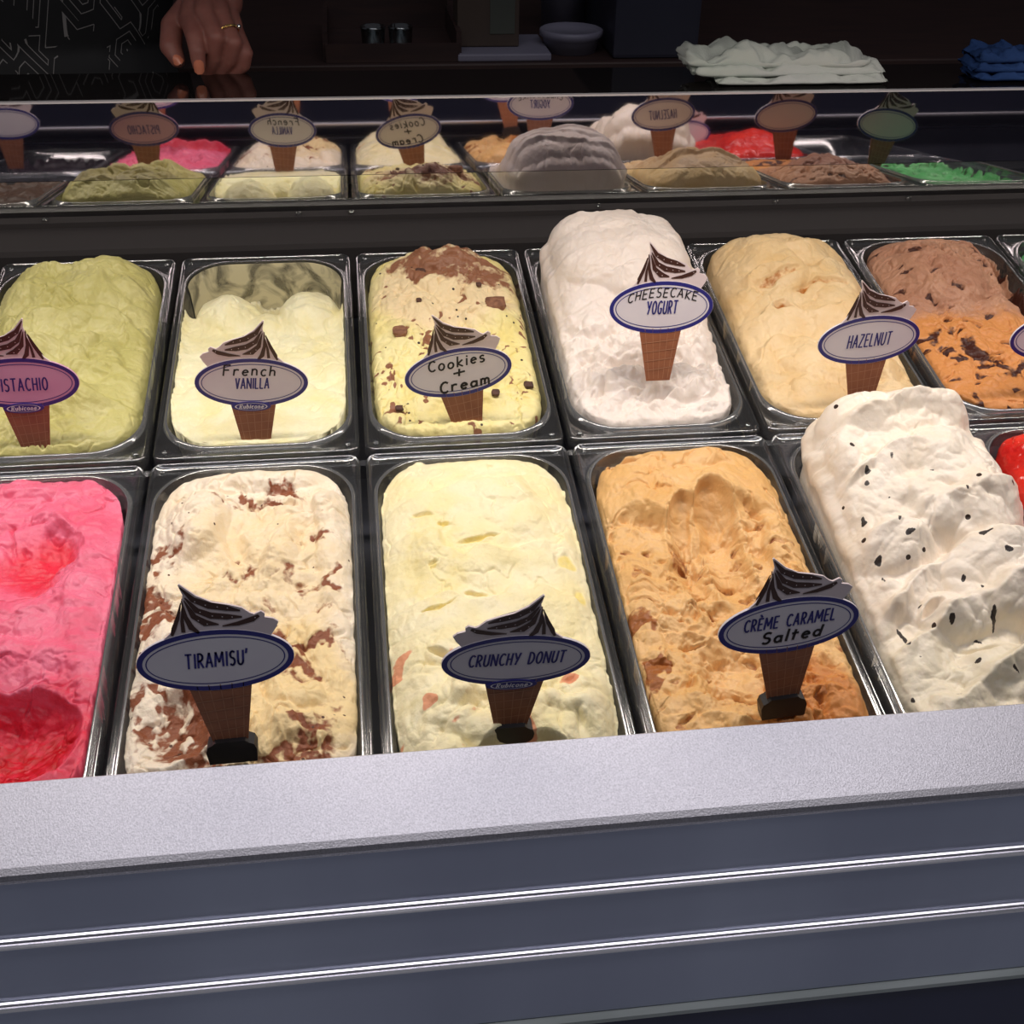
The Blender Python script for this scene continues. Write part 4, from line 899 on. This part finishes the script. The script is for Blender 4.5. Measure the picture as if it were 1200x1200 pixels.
# carton, board, tub, lid
CARD = noise_mat('brown_carton', (.075, .05, .035), (.06, .04, .03), 10, .7); WH = noise_mat('white_plastic', (.22, .21, .27), (.18, .17, .23), 8, .5)
cb = box('cutting_board', (xat(534), YB+.01, zb+.0005), (xat(642), YB+.16, zb+.012), WH, None, .003); tag(cb, 'pale board lying on the back bench under the carton', 'board')
ca = empty('carton', (xat(573), YB+.10, zb+.0128)); tag(ca, 'tall brown carton with a pale label on the pale board', 'carton')
hx = (xat(612)-xat(540))/2; box('carton_body', (-hx, -.04, 0), (hx, .04, .24), CARD, ca, .002); box('carton_label', (hx*.05, -.0412, .02), (hx*.85, -.0402, .13), mat('label_green_grey', (.07, .075, .06), .6), ca)
hx = (xat(688)-xat(628))/2
tb = empty('white_bucket', (xat(658, YB+.26), YB+.26, zb)); tag(tb, 'white plastic bucket with a round label standing behind a lid', 'bucket')
bm = bmesh.new(); lathe_bm(bm, [(hx*.9, .0005), (hx*1.0, .17), (hx*1.06, .175), (hx*1.06, .19), (hx*.98, .192)], 36); obj('bucket_body', bm, WH, tb, True)
def curved_patch(name, a0, a1, z0, z1, r, m, parent):
    Vv, Ff = [], []; n = 10
    for i in range(n+1):
        a = math.radians(a0+(a1-a0)*i/n)
        for z in (z0, z1): Vv.append((r*math.cos(a), r*math.sin(a), z))
    for i in range(n): Ff.append((2*i, 2*i+2, 2*i+3, 2*i+1))
    return pydata(name, Vv, Ff, m, parent)
DK = mat('dim_label_ink', (.05, .03, .04), .6)
for z in (.060, .075, .088): curved_patch('label_line', 235, 275, z, z+.003, hx*.975, DK, tb)
curved_patch('label_patch', 240, 300, .115, .150, hx*1.0, DK, tb)
r = (xat(706)-xat(632))/2
bm = bmesh.new(); lathe_bm(bm, [(r*.80, .0005), (r*.9, .022), (r, .026), (r, .034), (r*.93, .036), (r*.88, .031)], 40); ld = obj('plastic_bowl', bm, WH, None, True); ld.location = (xat(669, YB+.08), YB+.085, zb)
tag(ld, 'round lidded plastic bowl in front of the white bucket', 'bowl')
bx = box('blue_grey_bin', (xat(714), YB+.02, zb+.0005), (xat(812), YB+.40, zb+.34), noise_mat('blue_grey_plastic', (.035, .035, .055), (.028, .028, .045), 6, .5), None, .006); tag(bx, 'tall blue-grey plastic bin on the bench right of the bucket', 'bin')
# unseen canopy for the light tube; deck and front skirt added to block light
SH = mat('canopy_white', (.6, .6, .6), .5)
cn = empty('light_canopy', (0, -.03, .56)); tag(cn, 'unseen light canopy over the tubs with added deck and skirt that block light', 'lamp')
def cnp(o): o.parent = cn; o.matrix_parent_inverse = Matrix.Translation((0, .03, -.56)); return o
cnp(box('shading_deck', (-1.36, .015, .548), (1.36, .36, .560), BLACK)); cnp(box('housing', (-1.36, -.075, .526), (1.36, .015, .560), BLACK)); cnp(box('skirt', (-1.36, .010, .500), (1.36, .015, .526), BLACK)); cnp(box('skirt', (-1.36, -.075, .486), (1.36, -.070, .526), BLACK))
for x in (-1.33, 1.33):
    cnp(box('bracket', (x-.012, -.04, .56), (x+.012, -.02, 1.2), STEEL))
